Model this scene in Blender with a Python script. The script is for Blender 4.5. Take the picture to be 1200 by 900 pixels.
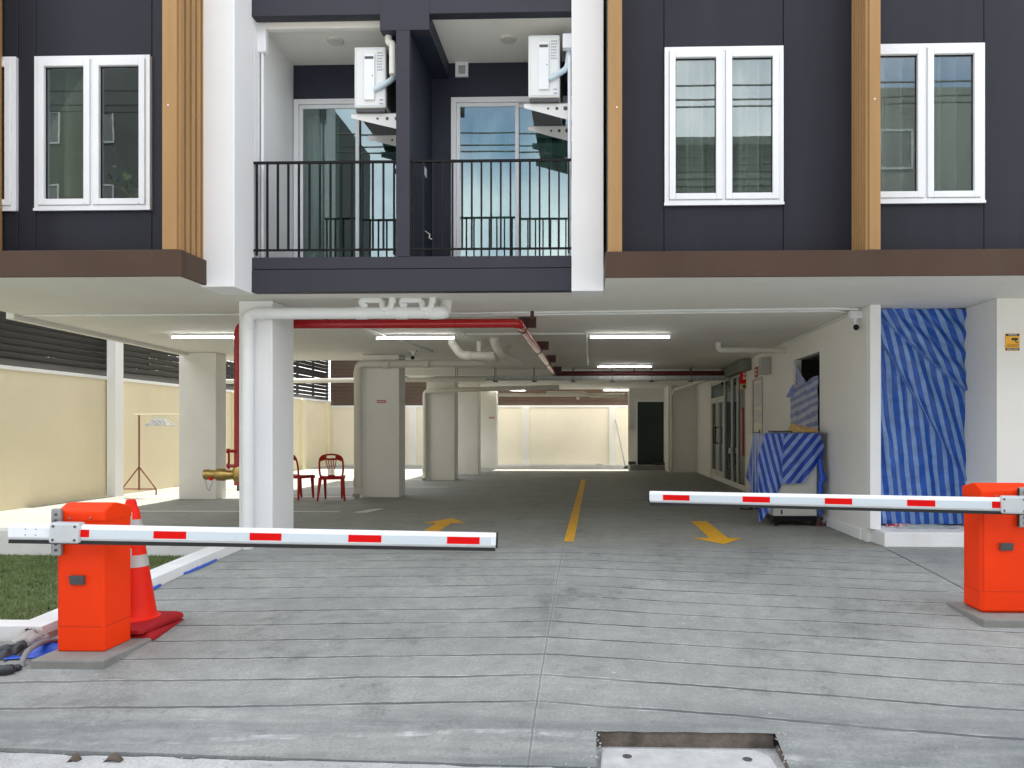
import bpy, bmesh, math, random
from mathutils import Vector, Matrix, noise
R = math.radians
random.seed(7)
for o in list(bpy.data.objects): bpy.data.objects.remove(o)
SC = bpy.context.scene
COL = SC.collection

# ------------------------------------------------------------------ camera
FPX, PCX, PCY, EYE, YAW = 865.0, 667.8, 503.0, 1.3, R(1.6)
cd = bpy.data.cameras.new('Camera'); cam = bpy.data.objects.new('Camera', cd); COL.objects.link(cam)
cam.location = (0, 0, EYE); cam.rotation_euler = (R(90), 0, YAW)
cd.sensor_width = 36; cd.lens = FPX / 1200 * 36
cd.shift_x = (600 - PCX) / 1200; cd.shift_y = (PCY - 450) / 1200
cd.clip_start = 0.05; cd.clip_end = 2000
SC.camera = cam
# ------------------------------------------------------------------ sky, sun, exposure
SUN_EL, SUN_AZ = R(62), R(1.5)          # azimuth from +Y towards +X: the sun stands behind the building
w = bpy.data.worlds.new('World'); SC.world = w; w.use_nodes = True
nt = w.node_tree; nt.nodes.clear()
wo = nt.nodes.new('ShaderNodeOutputWorld'); bg = nt.nodes.new('ShaderNodeBackground')
sky = nt.nodes.new('ShaderNodeTexSky'); sky.sky_type = 'NISHITA'; sky.sun_disc = False
sky.sun_elevation = SUN_EL; sky.sun_rotation = SUN_AZ; sky.air_density = 1.2; sky.dust_density = 2.0
tc = nt.nodes.new('ShaderNodeTexCoord')
cn = nt.nodes.new('ShaderNodeTexNoise'); cn.inputs['Scale'].default_value = 3.2; cn.inputs['Detail'].default_value = 7
cr = nt.nodes.new('ShaderNodeValToRGB'); cr.color_ramp.elements[0].position = .36; cr.color_ramp.elements[1].position = .60
mx = nt.nodes.new('ShaderNodeMixRGB'); mx.inputs[2].default_value = (10.2, 10.1, 10.0, 1)
nt.links.new(tc.outputs['Generated'], cn.inputs['Vector']); nt.links.new(cn.outputs['Fac'], cr.inputs[0])
nt.links.new(cr.outputs[0], mx.inputs[0]); nt.links.new(sky.outputs[0], mx.inputs[1])
nt.links.new(mx.outputs[0], bg.inputs[0]); bg.inputs[1].default_value = 0.13
nt.links.new(bg.outputs[0], wo.inputs[0])
sd = bpy.data.lights.new('Sun', 'SUN'); sd.energy = 4.5; sd.angle = R(.5); sd.color = (1, .93, .80)
sun = bpy.data.objects.new('Sun', sd); COL.objects.link(sun); sun.location = (0, 30, 40)
sv = Vector((math.sin(SUN_AZ) * math.cos(SUN_EL), math.cos(SUN_AZ) * math.cos(SUN_EL), math.sin(SUN_EL)))
sun.rotation_euler = sv.to_track_quat('Z', 'Y').to_euler()
SC.view_settings.view_transform = 'Standard'; SC.view_settings.look = 'None'
SC.view_settings.exposure = 1.26; SC.view_settings.gamma = 1.0; SC.view_settings.use_curve_mapping = False
SC.render.engine = 'CYCLES'
SC.cycles.max_bounces = 10; SC.cycles.diffuse_bounces = 6; SC.cycles.glossy_bounces = 4
SC.cycles.transparent_max_bounces = 12; SC.cycles.use_denoising = True
SC.cycles.sample_clamp_indirect = 6

# ------------------------------------------------------------------ measuring helpers: a picture point on a real plane
_s, _c = math.sin(YAW), math.cos(YAW)
def ray(px, py):
    u = (px - PCX) / FPX; v = (PCY - py) / FPX
    return Vector((_c * u - _s, _s * u + _c, v))
def onY(px, py, Y):
    a = ray(px, py); t = Y / a.y; return Vector((a.x * t, Y, EYE + a.z * t))
def onZ(px, py, Z):
    a = ray(px, py); t = (Z - EYE) / a.z; return Vector((a.x * t, a.y * t, Z))
def onX(px, py, X):
    a = ray(px, py); t = X / a.x; return Vector((X, a.y * t, EYE + a.z * t))

# ------------------------------------------------------------------ materials
def nd(t, kind, **kw):
    n = t.nodes.new('ShaderNode' + kind)
    for k, v in kw.items(): setattr(n, k, v)
    return n
def math_n(t, op, a, b=None, clamp=False):
    n = nd(t, 'Math', operation=op, use_clamp=clamp)
    for i, v in enumerate((a, b)):
        if v is None: continue
        if isinstance(v, (int, float)): n.inputs[i].default_value = v
        else: t.links.new(v, n.inputs[i])
    return n.outputs[0]
def ramp(t, src, p0, p1, c0=(0, 0, 0, 1), c1=(1, 1, 1, 1)):
    n = nd(t, 'ValToRGB'); e = n.color_ramp.elements
    e[0].position, e[1].position = p0, p1; e[0].color, e[1].color = c0, c1
    t.links.new(src, n.inputs[0]); return n.outputs[0]
def mixc(t, fac, a, b, blend='MIX'):
    n = nd(t, 'MixRGB', blend_type=blend)
    for i, v in ((0, fac), (1, a), (2, b)):
        if isinstance(v, (int, float)): n.inputs[i].default_value = v
        elif isinstance(v, tuple): n.inputs[i].default_value = v
        else: t.links.new(v, n.inputs[i])
    return n.outputs[0]
def tnoise(t, vec, scale, detail=5, rough=.55, sx=(1, 1, 1)):
    if sx != (1, 1, 1):
        m = nd(t, 'Mapping'); m.inputs['Scale'].default_value = sx; t.links.new(vec, m.inputs[0]); vec = m.outputs[0]
    n = nd(t, 'TexNoise'); n.inputs['Scale'].default_value = scale
    n.inputs['Detail'].default_value = detail; n.inputs['Roughness'].default_value = rough
    t.links.new(vec, n.inputs['Vector']); return n.outputs['Fac']
def base(name):
    m = bpy.data.materials.new(name); m.use_nodes = True; t = m.node_tree; t.nodes.clear()
    o = nd(t, 'OutputMaterial'); p = nd(t, 'BsdfPrincipled'); t.links.new(p.outputs[0], o.inputs[0])
    g = nd(t, 'NewGeometry'); return m, t, p, g.outputs['Position'], o
def c4(c, k=1.0): return (min(c[0] * k, 1), min(c[1] * k, 1), min(c[2] * k, 1), 1)
MATS = {}
def mat(name, col, rough=.6, var=.08, scale=1.5, bump=0., bscale=80, metal=0., spec=.5, stain=0., stain_col=(.25, .22, .18), coat=0., sx=(1, 1, 1), streak=False):
    if name in MATS: return MATS[name]
    m, t, p, pos, o = base(name)
    f = tnoise(t, pos, scale, 6, .6, sx)
    c = mixc(t, ramp(t, f, .3, .7), c4(col, 1 - var), c4(col, 1 + var))
    f2 = tnoise(t, pos, scale * 14, 3, .6, sx)
    c = mixc(t, var * .6, c, f2, 'OVERLAY')
    if stain:
        f3 = tnoise(t, pos, 2.2, 8, .65, (1, 1, .05)) if streak else tnoise(t, pos, scale * .8, 8, .65, (1, 1, .35))
        c = mixc(t, math_n(t, 'MULTIPLY', ramp(t, f3, .5, .75), stain), c, c4(stain_col))
    t.links.new(c, p.inputs['Base Color'])
    r = math_n(t, 'ADD', math_n(t, 'MULTIPLY', f2, .16), rough - .08, True)
    t.links.new(r, p.inputs['Roughness'])
    p.inputs['Metallic'].default_value = metal; p.inputs['Specular IOR Level'].default_value = spec
    p.inputs['Coat Weight'].default_value = coat
    if bump:
        b = nd(t, 'Bump'); b.inputs['Strength'].default_value = bump; b.inputs['Distance'].default_value = .01
        t.links.new(tnoise(t, pos, bscale, 4, .6), b.inputs['Height']); t.links.new(b.outputs[0], p.inputs['Normal'])
    MATS[name] = m; return m
def emit(name, col, s):
    if name in MATS: return MATS[name]
    m, t, p, pos, o = base(name)
    p.inputs['Base Color'].default_value = c4((.8, .8, .8)); p.inputs['Emission Color'].default_value = c4(col); p.inputs['Emission Strength'].default_value = s
    MATS[name] = m; return m
def glass(name, tint, refl):
    m, t, p, pos, o = base(name); t.nodes.remove(p)
    tr = nd(t, 'BsdfTransparent'); tr.inputs[0].default_value = c4(tint)
    gl = nd(t, 'BsdfGlossy'); gl.inputs['Roughness'].default_value = .0; gl.inputs[0].default_value = (.86, .95, .97, 1)
    b = nd(t, 'Bump'); b.inputs['Strength'].default_value = .02; b.inputs['Distance'].default_value = .02
    t.links.new(tnoise(t, pos, 1.7, 1), b.inputs['Height']); t.links.new(b.outputs[0], gl.inputs['Normal'])
    lw = nd(t, 'LayerWeight'); lw.inputs[0].default_value = .35
    f = math_n(t, 'ADD', math_n(t, 'MULTIPLY', lw.outputs['Fresnel'], .7), refl, True)
    mi = nd(t, 'MixShader'); t.links.new(f, mi.inputs[0]); t.links.new(tr.outputs[0], mi.inputs[1]); t.links.new(gl.outputs[0], mi.inputs[2])
    t.links.new(mi.outputs[0], o.inputs[0]); MATS[name] = m; return m

M_dark = mat('dark grey cladding paint', (.0205, .0212, .0305), .5, .10, .8, .05, 200, spec=.22, stain=.20, stain_col=(.055, .058, .068), streak=True)
M_trim = mat('dark grey trim paint', (.037, .0375, .050), .55, .08, 1.2, .05, 150, spec=.25)
M_navy = mat('dark balcony paint', (.013, .018, .036), .6, .10, 1.2, .08, 150)
M_brown = mat('brown fascia paint', (.070, .043, .030), .5, .10, 1.0, spec=.15, stain=.2, stain_col=(.11, .09, .075), streak=True)
M_wood = mat('wood tone metal slat', (.35, .205, .088), .5, .10, 2.0, .03, 60, spec=.2, sx=(6, 6, .4))
M_pillar = mat('white exterior paint', (.80, .81, .82), .7, .03, .7, .12, 60, stain=.10, stain_col=(.6, .6, .58))
M_white = mat('white upvc', (.76, .78, .81), .35, .03, 2)
M_soffit = mat('soffit paint', (.76, .75, .70), .8, .05, .5, .08, 40, stain=.14, stain_col=(.52, .49, .42))
M_ceil = mat('garage ceiling paint', (.77, .76, .71), .8, .06, .5, .08, 40, stain=.15, stain_col=(.45, .42, .35))
M_colm = mat('column paint', (.78, .77, .73), .75, .05, .9, .15, 50, stain=.22, stain_col=(.50, .48, .43))
M_wall = mat('cream wall plaster', (.76, .68, .49), .85, .06, .6, .2, 35, stain=.22, stain_col=(.60, .50, .34))
M_backw = mat('pale cream end wall', (.82, .77, .64), .85, .06, .6, .2, 35, stain=.2, stain_col=(.66, .58, .44))
M_wallr = mat('warm white interior wall', (.79, .78, .745), .8, .05, .6, .1, 50, stain=.12, stain_col=(.52, .49, .42))
M_rwing = mat('pale wall paint', (.78, .77, .73), .75, .03, .8, .12, 60, stain=.06)
M_louv = mat('dark louvre slat', (.022, .020, .019), .5, .22, 1.0, sx=(1, 1, 6))
M_black = mat('black rail paint', (.008, .008, .010), .5, .1, spec=.2)
M_blackrub = mat('black rubber', (.012, .012, .012), .6, .1)
M_orange = mat('orange red powder coat', (.90, .045, .002), .5, .05, 2.0, .04, 260, spec=.18, stain=.16, stain_col=(.50, .05, .02))
M_cone = mat('red cone plastic', (.80, .018, .004), .5, .06, 3.0, spec=.2)
M_conebase = mat('dull red cone base', (.34, .012, .016), .6, .14, 6.0, spec=.2)
M_band = mat('grey white reflective band', (.46, .45, .43), .45, .1, 8, .15, 150)
M_boom = mat('white boom paint', (.80, .84, .88), .35, .03, 2)
M_boomgrey = mat('pale boom sticker', (.62, .70, .76), .3, .03, 2)
M_red = mat('red reflective sticker', (.74, .004, .004), .5, .05, 6, spec=.12)
M_grey = mat('grey metal', (.32, .33, .34), .4, .1, 6, metal=.6)
M_dgrey = mat('dark grey plastic', (.075, .075, .08), .5, .1)
M_plinth = mat('cement plinth', (.24, .235, .22), .85, .15, 5, .5, 60, stain=.3, stain_col=(.15, .14, .13))
M_pvc = mat('grey white pvc pipe', (.66, .64, .57), .5, .05, 2, stain=.1)
M_pvcw = mat('white pvc pipe', (.78, .80, .80), .4, .04, 2)
M_firered = mat('fire pipe red paint', (.40, .004, .008), .25, .06, 3, coat=.3)
M_maroon = mat('maroon clamp', (.055, .012, .012), .5)
M_brass = mat('brass', (.52, .36, .12), .32, .15, 12, metal=.9)
M_galv = mat('galvanised steel', (.42, .44, .43), .45, .25, 14, metal=.35)
M_chair = mat('red chair plastic', (.36, .010, .006), .4, .08, 4, spec=.25)
M_rust = mat('red brown rack paint', (.20, .045, .030), .55, .2, 8)
M_hang = mat('pale hanger plastic', (.55, .60, .68), .3, .1)
M_kerb = mat('white kerb paint', (.78, .79, .79), .75, .07, 2.5, .3, 40, stain=.35, stain_col=(.52, .49, .46))
M_brick = mat('reddish brick face', (.36, .24, .21), .85, .2, 6, .4, 50)
M_yellow = mat('yellow road paint', (.82, .43, .012), .65, .10, 9, .2, 80, stain=.40, stain_col=(.33, .24, .10))
M_line = mat('white road paint', (.68, .68, .66), .7, .1, 6, .2, 80)
M_bluep = mat('blue plastic sheet', (.012, .085, .55), .35, .2, 12)
M_alu = mat('pale aluminium frame', (.62, .60, .54), .4, .05)
M_doorw = mat('pale door paint', (.68, .63, .50), .45, .04)
M_doorg = mat('dark green door paint', (.010, .022, .016), .45, .2)
M_curt = mat('olive curtain cloth', (.55, .56, .36), .9, .1, 3)
M_curtp = mat('pale curtain cloth', (.70, .72, .66), .9, .06, 3)
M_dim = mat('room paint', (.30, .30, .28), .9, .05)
M_ac = mat('ac casing', (.72, .73, .72), .4, .03)
M_label = mat('grey label print', (.32, .34, .40), .6, .1)
M_foam = mat('pale blue pipe wrap', (.55, .66, .72), .6, .1, 10)
M_tube = emit('tube lamp', (1, .98, .94), 10.5)
M_gl = glass('tinted window glass', (.76, .79, .79), .10)
M_gldoor = glass('green door glass', (.55, .72, .70), .17)
M_glr = glass('lobby glass', (.16, .18, .18), .05)
M_bark = mat('bark', (.10, .075, .055), .9, .25, 6, .5, 30)
M_leafm = mat('leaf', (.055, .085, .030), .6, .45, 1.2)
M_leafd = mat('dry leaf', (.085, .060, .042), .7, .2, 20)
M_soil = mat('turf base', (.095, .128, .045), .95, .35, 8, .5, 60)
M_signy = mat('yellow sign face', (.80, .40, .01), .5, .03)
M_signw = mat('sign white', (.75, .73, .70), .5, .03)
M_signr = mat('sign red', (.42, .03, .03), .5, .05)
M_cloth = mat('tan cloth', (.55, .36, .13), .9, .15, 14, .3, 60)
M_beige = mat('grey rag', (.45, .48, .46), .9, .3, 22, .3, 60)
M_sandal = mat('maroon sandal', (.11, .03, .035), .6, .2, 20)
M_coverp = mat('pale cement cover', (.47, .48, .475), .85, .16, 9, .5, 60, stain=.5, stain_col=(.30, .30, .29))
M_oppw = mat('opposite house wall', (.10, .105, .10), .8, .12, .6)
M_oppl = mat('opposite dark slat', (.030, .045, .038), .6, .2)
M_tile = mat('roof tile', (.18, .10, .07), .8, .2, 3, .3, 20)
M_terr = mat('black bag plastic', (.020, .024, .030), .45, .3, 8, .4, 25)
M_paper = mat('paper sack', (.40, .38, .36), .85, .15, 10, .5, 30)

def concrete(name, col, grooves=False, dark=.35, speck=.3):
    m, t, p, pos, o = base(name)
    f1 = tnoise(t, pos, .9, 7, .62); f2 = tnoise(t, pos, 7, 6, .65); f3 = tnoise(t, pos, 60, 4, .7)
    c = mixc(t, ramp(t, f1, .30, .72), c4(col, 1 - dark * .85), c4(col, 1 + dark * .48))
    c = mixc(t, .85, c, ramp(t, f2, .25, .75, (.34, .34, .34, 1), (.64, .64, .64, 1)), 'OVERLAY')
    c = mixc(t, .75, c, ramp(t, f3, .3, .7, (.32, .32, .32, 1), (.68, .68, .68, 1)), 'OVERLAY')
    # brush / trowel drag along the slab
    f4 = tnoise(t, pos, 5, 5, .6, (.35, 6, 1))
    c = mixc(t, .16, c, ramp(t, f4, .3, .7, (.38, .38, .38, 1), (.62, .62, .62, 1)), 'OVERLAY')
    f5 = tnoise(t, pos, 1.9, 9, .7)
    c = mixc(t, math_n(t, 'MULTIPLY', ramp(t, f5, .56, .68), .12), c, c4(col, .62)); c = mixc(t, math_n(t, 'MULTIPLY', ramp(t, f5, .44, .34), .25), c, c4(col, 1.35))
    # white cement splashes
    vn = nd(t, 'TexVoronoi'); vn.inputs['Scale'].default_value = 4.2; t.links.new(pos, vn.inputs['Vector'])
    sp = math_n(t, 'MULTIPLY', math_n(t, 'LESS_THAN', vn.outputs['Distance'], math_n(t, 'MULTIPLY', tnoise(t, pos, 3.1, 4), .085)), math_n(t, 'GREATER_THAN', tnoise(t, pos, 1.7, 2), .50))
    c = mixc(t, math_n(t, 'MULTIPLY', sp, speck), c, c4((.75, .75, .74)))
    h = math_n(t, 'ADD', math_n(t, 'MULTIPLY', f3, .25), math_n(t, 'MULTIPLY', f4, .12))
    if grooves:
        sx = nd(t, 'SeparateXYZ'); t.links.new(pos, sx.inputs[0]); X, Y = sx.outputs[0], sx.outputs[1]
        dx = math_n(t, 'ADD', X, .30)
        k = math_n(t, 'ADD', math_n(t, 'MULTIPLY', math_n(t, 'MAXIMUM', dx, 0.), .15), math_n(t, 'MULTIPLY', math_n(t, 'MAXIMUM', math_n(t, 'MULTIPLY', dx, -1.), 0.), .06))
        v = math_n(t, 'ADD', Y, k)
        wob = tnoise(t, pos, .9, 3, .5); wob2 = tnoise(t, pos, 14, 3, .5)
        v = math_n(t, 'ADD', v, math_n(t, 'MULTIPLY', math_n(t, 'SUBTRACT', wob, .5), .10))
        v = math_n(t, 'ADD', v, math_n(t, 'MULTIPLY', math_n(t, 'SUBTRACT', wob2, .5), .010))
        u = math_n(t, 'FRACT', math_n(t, 'DIVIDE', math_n(t, 'SUBTRACT', v, 4.15 - .1675), .335))
        d = math_n(t, 'MULTIPLY', math_n(t, 'ABSOLUTE', math_n(t, 'SUBTRACT', u, .5)), .335)
        wid = math_n(t, 'ADD', .0040, math_n(t, 'MULTIPLY', tnoise(t, pos, 5, 5), .0150))
        g = math_n(t, 'LESS_THAN', d, wid)
        # grooves only on the ramp, not on the rounded lip at the street
        g = math_n(t, 'MULTIPLY', g, math_n(t, 'GREATER_THAN', v, 4.0))
        gs = math_n(t, 'MULTIPLY', g, ramp(t, tnoise(t, pos, 1.3, 4), .30, .55, (.45, .45, .45, 1), (1, 1, 1, 1)))
        # lighter ridge beside each groove where the wet cement was pushed up
        rg = math_n(t, 'MULTIPLY', math_n(t, 'LESS_THAN', d, .022), math_n(t, 'SUBTRACT', 1., g))
        c = mixc(t, math_n(t, 'MULTIPLY', rg, ramp(t, tnoise(t, pos, 9, 5), .45, .68, (0, 0, 0, 1), (.55, .55, .55, 1))), c, c4((.6, .62, .62)))
        c = mixc(t, math_n(t, 'MULTIPLY', gs, .88), c, c4((.07, .072, .075)))
        # centre joint filled with pale cement
        cj = math_n(t, 'ABSOLUTE', math_n(t, 'ADD', dx, math_n(t, 'MULTIPLY', math_n(t, 'SUBTRACT', wob2, .5), .012)))
        c = mixc(t, math_n(t, 'MULTIPLY', math_n(t, 'LESS_THAN', cj, .014), .16), c, c4((.55, .56, .56)))
        c = mixc(t, math_n(t, 'MULTIPLY', math_n(t, 'LESS_THAN', cj, .005), .6), c, c4((.10, .10, .10)))
        h = math_n(t, 'SUBTRACT', h, math_n(t, 'MULTIPLY', g, 1.2))
        # dark worn strip where tyres climb the lip
        low = math_n(t, 'MULTIPLY', ramp(t, math_n(t, 'MULTIPLY', math_n(t, 'SUBTRACT', 4.25, Y), 1.6), 0., .6), ramp(t, tnoise(t, pos, 1.6, 6, .65, (.5, 4, 1)), .36, .58))
        c = mixc(t, math_n(t, 'MULTIPLY', low, .52), c, c4((.10, .115, .125)))
    t.links.new(c, p.inputs['Base Color'])
    t.links.new(math_n(t, 'ADD', .62, math_n(t, 'MULTIPLY', f2, .3)), p.inputs['Roughness'])
    b = nd(t, 'Bump'); b.inputs['Strength'].default_value = .55; b.inputs['Distance'].default_value = .008
    t.links.new(h, b.inputs['Height']); t.links.new(b.outputs[0], p.inputs['Normal'])
    MATS[name] = m; return m
M_drive = concrete('grooved driveway concrete', (.272, .286, .272), True)
M_side = concrete('side pavement concrete', (.25, .26, .25))
M_garage = concrete('garage floor concrete', (.262, .268, .245), dark=.28, speck=.12)
M_road = concrete('street gutter concrete', (.40, .41, .41), dark=.4, speck=.4)

def stripes(name, dark, light, period, duty=.52):
    m, t, p, pos, o = base(name)
    uv = nd(t, 'UVMap'); sx = nd(t, 'SeparateXYZ'); t.links.new(uv.outputs[0], sx.inputs[0])
    u = math_n(t, 'FRACT', math_n(t, 'DIVIDE', math_n(t, 'ADD', sx.outputs[0], 50.), period))
    f = math_n(t, 'GREATER_THAN', u, duty)
    wv = tnoise(t, uv.outputs[0], 9, 5, .6)
    d = mixc(t, ramp(t, wv, .3, .7), c4(dark, .75), c4(dark, 1.3)); l = mixc(t, ramp(t, wv, .3, .7), c4(light, .8), c4(light, 1.15))
    t.links.new(mixc(t, f, d, l), p.inputs['Base Color']); p.inputs['Roughness'].default_value = .38
    b = nd(t, 'Bump'); b.inputs['Strength'].default_value = .35; b.inputs['Distance'].default_value = .010
    t.links.new(math_n(t, 'ADD', tnoise(t, pos, 16, 4, .55), math_n(t, 'MULTIPLY', tnoise(t, pos, 60, 2), .15)), b.inputs['Height']); t.links.new(b.outputs[0], p.inputs['Normal'])
    tl = nd(t, 'BsdfTranslucent'); MATS[name] = m; return m
M_tarp = stripes('blue striped tarpaulin', (.004, .078, .40), (.19, .32, .60), .110, .56)
M_tarp2 = stripes('blue striped sheet on cabinet', (.006, .040, .36), (.20, .32, .60), .105, .54)
M_tarp3 = stripes('faded striped sheet', (.020, .065, .30), (.22, .28, .46), .125, .5)

# ------------------------------------------------------------------ mesh helpers
class MB:
    def __init__(s): s.v = []; s.f = []; s.uv = None
    def add(s, vs, fs):
        n = len(s.v); s.v += [Vector(q) for q in vs]; s.f += [tuple(i + n for i in q) for q in fs]; return s
    def box(s, x0, x1, y0, y1, z0, z1):
        if x0 > x1: x0, x1 = x1, x0
        if y0 > y1: y0, y1 = y1, y0
        if z0 > z1: z0, z1 = z1, z0
        return s.add([(x0, y0, z0), (x1, y0, z0), (x1, y1, z0), (x0, y1, z0), (x0, y0, z1), (x1, y0, z1), (x1, y1, z1), (x0, y1, z1)],
                     [(0, 3, 2, 1), (4, 5, 6, 7), (0, 1, 5, 4), (1, 2, 6, 5), (2, 3, 7, 6), (3, 0, 4, 7)])
    def prism(s, poly, ext):
        e = Vector(ext); n = len(poly); a = [Vector(q) for q in poly]
        return s.add(a + [q + e for q in a], [tuple(range(n - 1, -1, -1)), tuple(range(n, 2 * n))] + [(i, (i + 1) % n, n + (i + 1) % n, n + i) for i in range(n)])
    def tube(s, path, r, n=10, cap=True):
        P = [Vector(q) for q in path]; rr = r if isinstance(r, (list, tuple)) else [r] * len(P)
        rings = []; up = None
        for i, q in enumerate(P):
            d = (P[min(i + 1, len(P) - 1)] - P[max(i - 1, 0)]).normalized()
            if up is None: up = d.orthogonal().normalized()
            else: up = (up - d * up.dot(d)); up = up.normalized() if up.length > 1e-6 else d.orthogonal().normalized()
            b = d.cross(up)
            rings.append([q + (up * math.cos(2 * math.pi * k / n) + b * math.sin(2 * math.pi * k / n)) * rr[i] for k in range(n)])
        vs = [q for g in rings for q in g]; fs = []
        for i in range(len(P) - 1):
            for k in range(n):
                fs.append((i * n + k, i * n + (k + 1) % n, (i + 1) * n + (k + 1) % n, (i + 1) * n + k))
        if cap: fs += [tuple(range(n - 1, -1, -1)), tuple((len(P) - 1) * n + k for k in range(n))]
        return s.add(vs, fs)
    def lathe(s, c, prof, n=24, axis='Z'):
        vs = []; fs = []
        for (r, z) in prof:
            for k in range(n):
                a = 2 * math.pi * k / n; q = (r * math.cos(a), r * math.sin(a), z)
                if axis == 'Y': q = (q[0], q[2], q[1])
                if axis == 'X': q = (q[2], q[0], q[1])
                vs.append(Vector(c) + Vector(q))
        for i in range(len(prof) - 1):
            for k in range(n): fs.append((i * n + k, i * n + (k + 1) % n, (i + 1) * n + (k + 1) % n, (i + 1) * n + k))
        fs += [tuple(range(n - 1, -1, -1)), tuple((len(prof) - 1) * n + k for k in range(n))]
        return s.add(vs, fs)
    def obox(s, c, ax, half):
        c = Vector(c); A = [Vector(a) * h for a, h in zip(ax, half)]
        vs = [c + A[0] * i + A[1] * j + A[2] * k for k in (-1, 1) for (i, j) in ((-1, -1), (1, -1), (1, 1), (-1, 1))]
        return s.add(vs, [(0, 3, 2, 1), (4, 5, 6, 7), (0, 1, 5, 4), (1, 2, 6, 5), (2, 3, 7, 6), (3, 0, 4, 7)])
    def frame(s, x0, x1, z0, z1, w, y0, y1):       # a rectangular ring in XZ, mitre-free butt joints
        s.box(x0, x0 + w, y0, y1, z0, z1); s.box(x1 - w, x1, y0, y1, z0, z1)
        s.box(x0 + w, x1 - w, y0, y1, z0, z0 + w); return s.box(x0 + w, x1 - w, y0, y1, z1 - w, z1)
    def build(s, name, m, parent=None, bevel=0., smooth=False, loc=None, thick=0., seg=2):
        if loc is None:
            if parent is not None: loc = WL[parent.name]
            else:
                xs = [q.x for q in s.v]; ys = [q.y for q in s.v]; zs = [q.z for q in s.v]
                loc = Vector(((min(xs) + max(xs)) / 2, (min(ys) + max(ys)) / 2, min(zs)))
        loc = Vector(loc)
        me = bpy.data.meshes.new(name); me.from_pydata([q - loc for q in s.v], [], s.f)
        if s.uv is not None:
            ul = me.uv_layers.new(name='UVMap')
            for lp in me.loops: ul.data[lp.index].uv = s.uv[lp.vertex_index]
        me.validate()
        bm = bmesh.new(); bm.from_mesh(me)
        if not s.uv: bmesh.ops.recalc_face_normals(bm, faces=bm.faces)
        bm.to_mesh(me); bm.free()
        o = bpy.data.objects.new(name, me); COL.objects.link(o); me.materials.append(m)
        if parent is not None: o.parent = parent; o.location = loc - WL[parent.name]
        else: o.location = loc
        WL[o.name] = loc
        if smooth:
            for q in me.polygons: q.use_smooth = True
            md = o.modifiers.new('edge', 'EDGE_SPLIT'); md.split_angle = R(42)
        if thick:
            md = o.modifiers.new('thick', 'SOLIDIFY'); md.thickness = thick; md.offset = 0
        if bevel:
            md = o.modifiers.new('bevel', 'BEVEL'); md.width = bevel; md.segments = seg; md.limit_method = 'ANGLE'; md.angle_limit = R(40)
        return o
WL = {}
def tag(o, label=None, cat=None, group=None, kind=None):
    if label: o['label'] = label
    if cat: o['category'] = cat
    if group: o['group'] = group
    if kind: o['kind'] = kind
    return o
def empty(name, loc, label, cat, group=None):
    o = bpy.data.objects.new(name, None); COL.objects.link(o); o.location = loc; WL[o.name] = Vector(loc); o.empty_display_size = .1
    return tag(o, label, cat, group)
def struct(name, mb, m, **k): return tag(mb.build(name, m, **k), kind='structure')
def copy_tree(o, loc=None, rot=None, parent=None):
    c = o.copy(); COL.objects.link(c); WL[c.name] = Vector(loc) if loc is not None else WL[o.name]
    if parent is not None: c.parent = parent
    if loc is not None: c.location = loc
    if rot is not None: c.rotation_euler = rot
    for ch in list(o.children): copy_tree(ch, parent=c)
    return c
def bend(pts, r, n=6):
    """polyline with rounded corners"""
    P = [Vector(q) for q in pts]; out = [P[0]]
    for i in range(1, len(P) - 1):
        a = (P[i - 1] - P[i]); b = (P[i + 1] - P[i]); q = min(r, a.length * .49, b.length * .49)
        s, e = P[i] + a.normalized() * q, P[i] + b.normalized() * q
        for k in range(n + 1):
            t = k / n; out.append(s * (1 - t) ** 2 + P[i] * 2 * t * (1 - t) + e * t * t)
    return out + [P[-1]]
def grid(nu, nv, fn):
    """sheet from fn(s,t)->(pos, uv)"""
    mb = MB(); mb.uv = []
    for j in range(nv + 1):
        for i in range(nu + 1):
            q, u = fn(i / nu, j / nv); mb.v.append(Vector(q)); mb.uv.append(u)
    for j in range(nv):
        for i in range(nu):
            a = j * (nu + 1) + i; mb.f.append((a, a + 1, a + nu + 2, a + nu + 1))
    return mb
def nz(x, y, z=0.): return noise.noise(Vector((x, y, z)))

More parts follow.
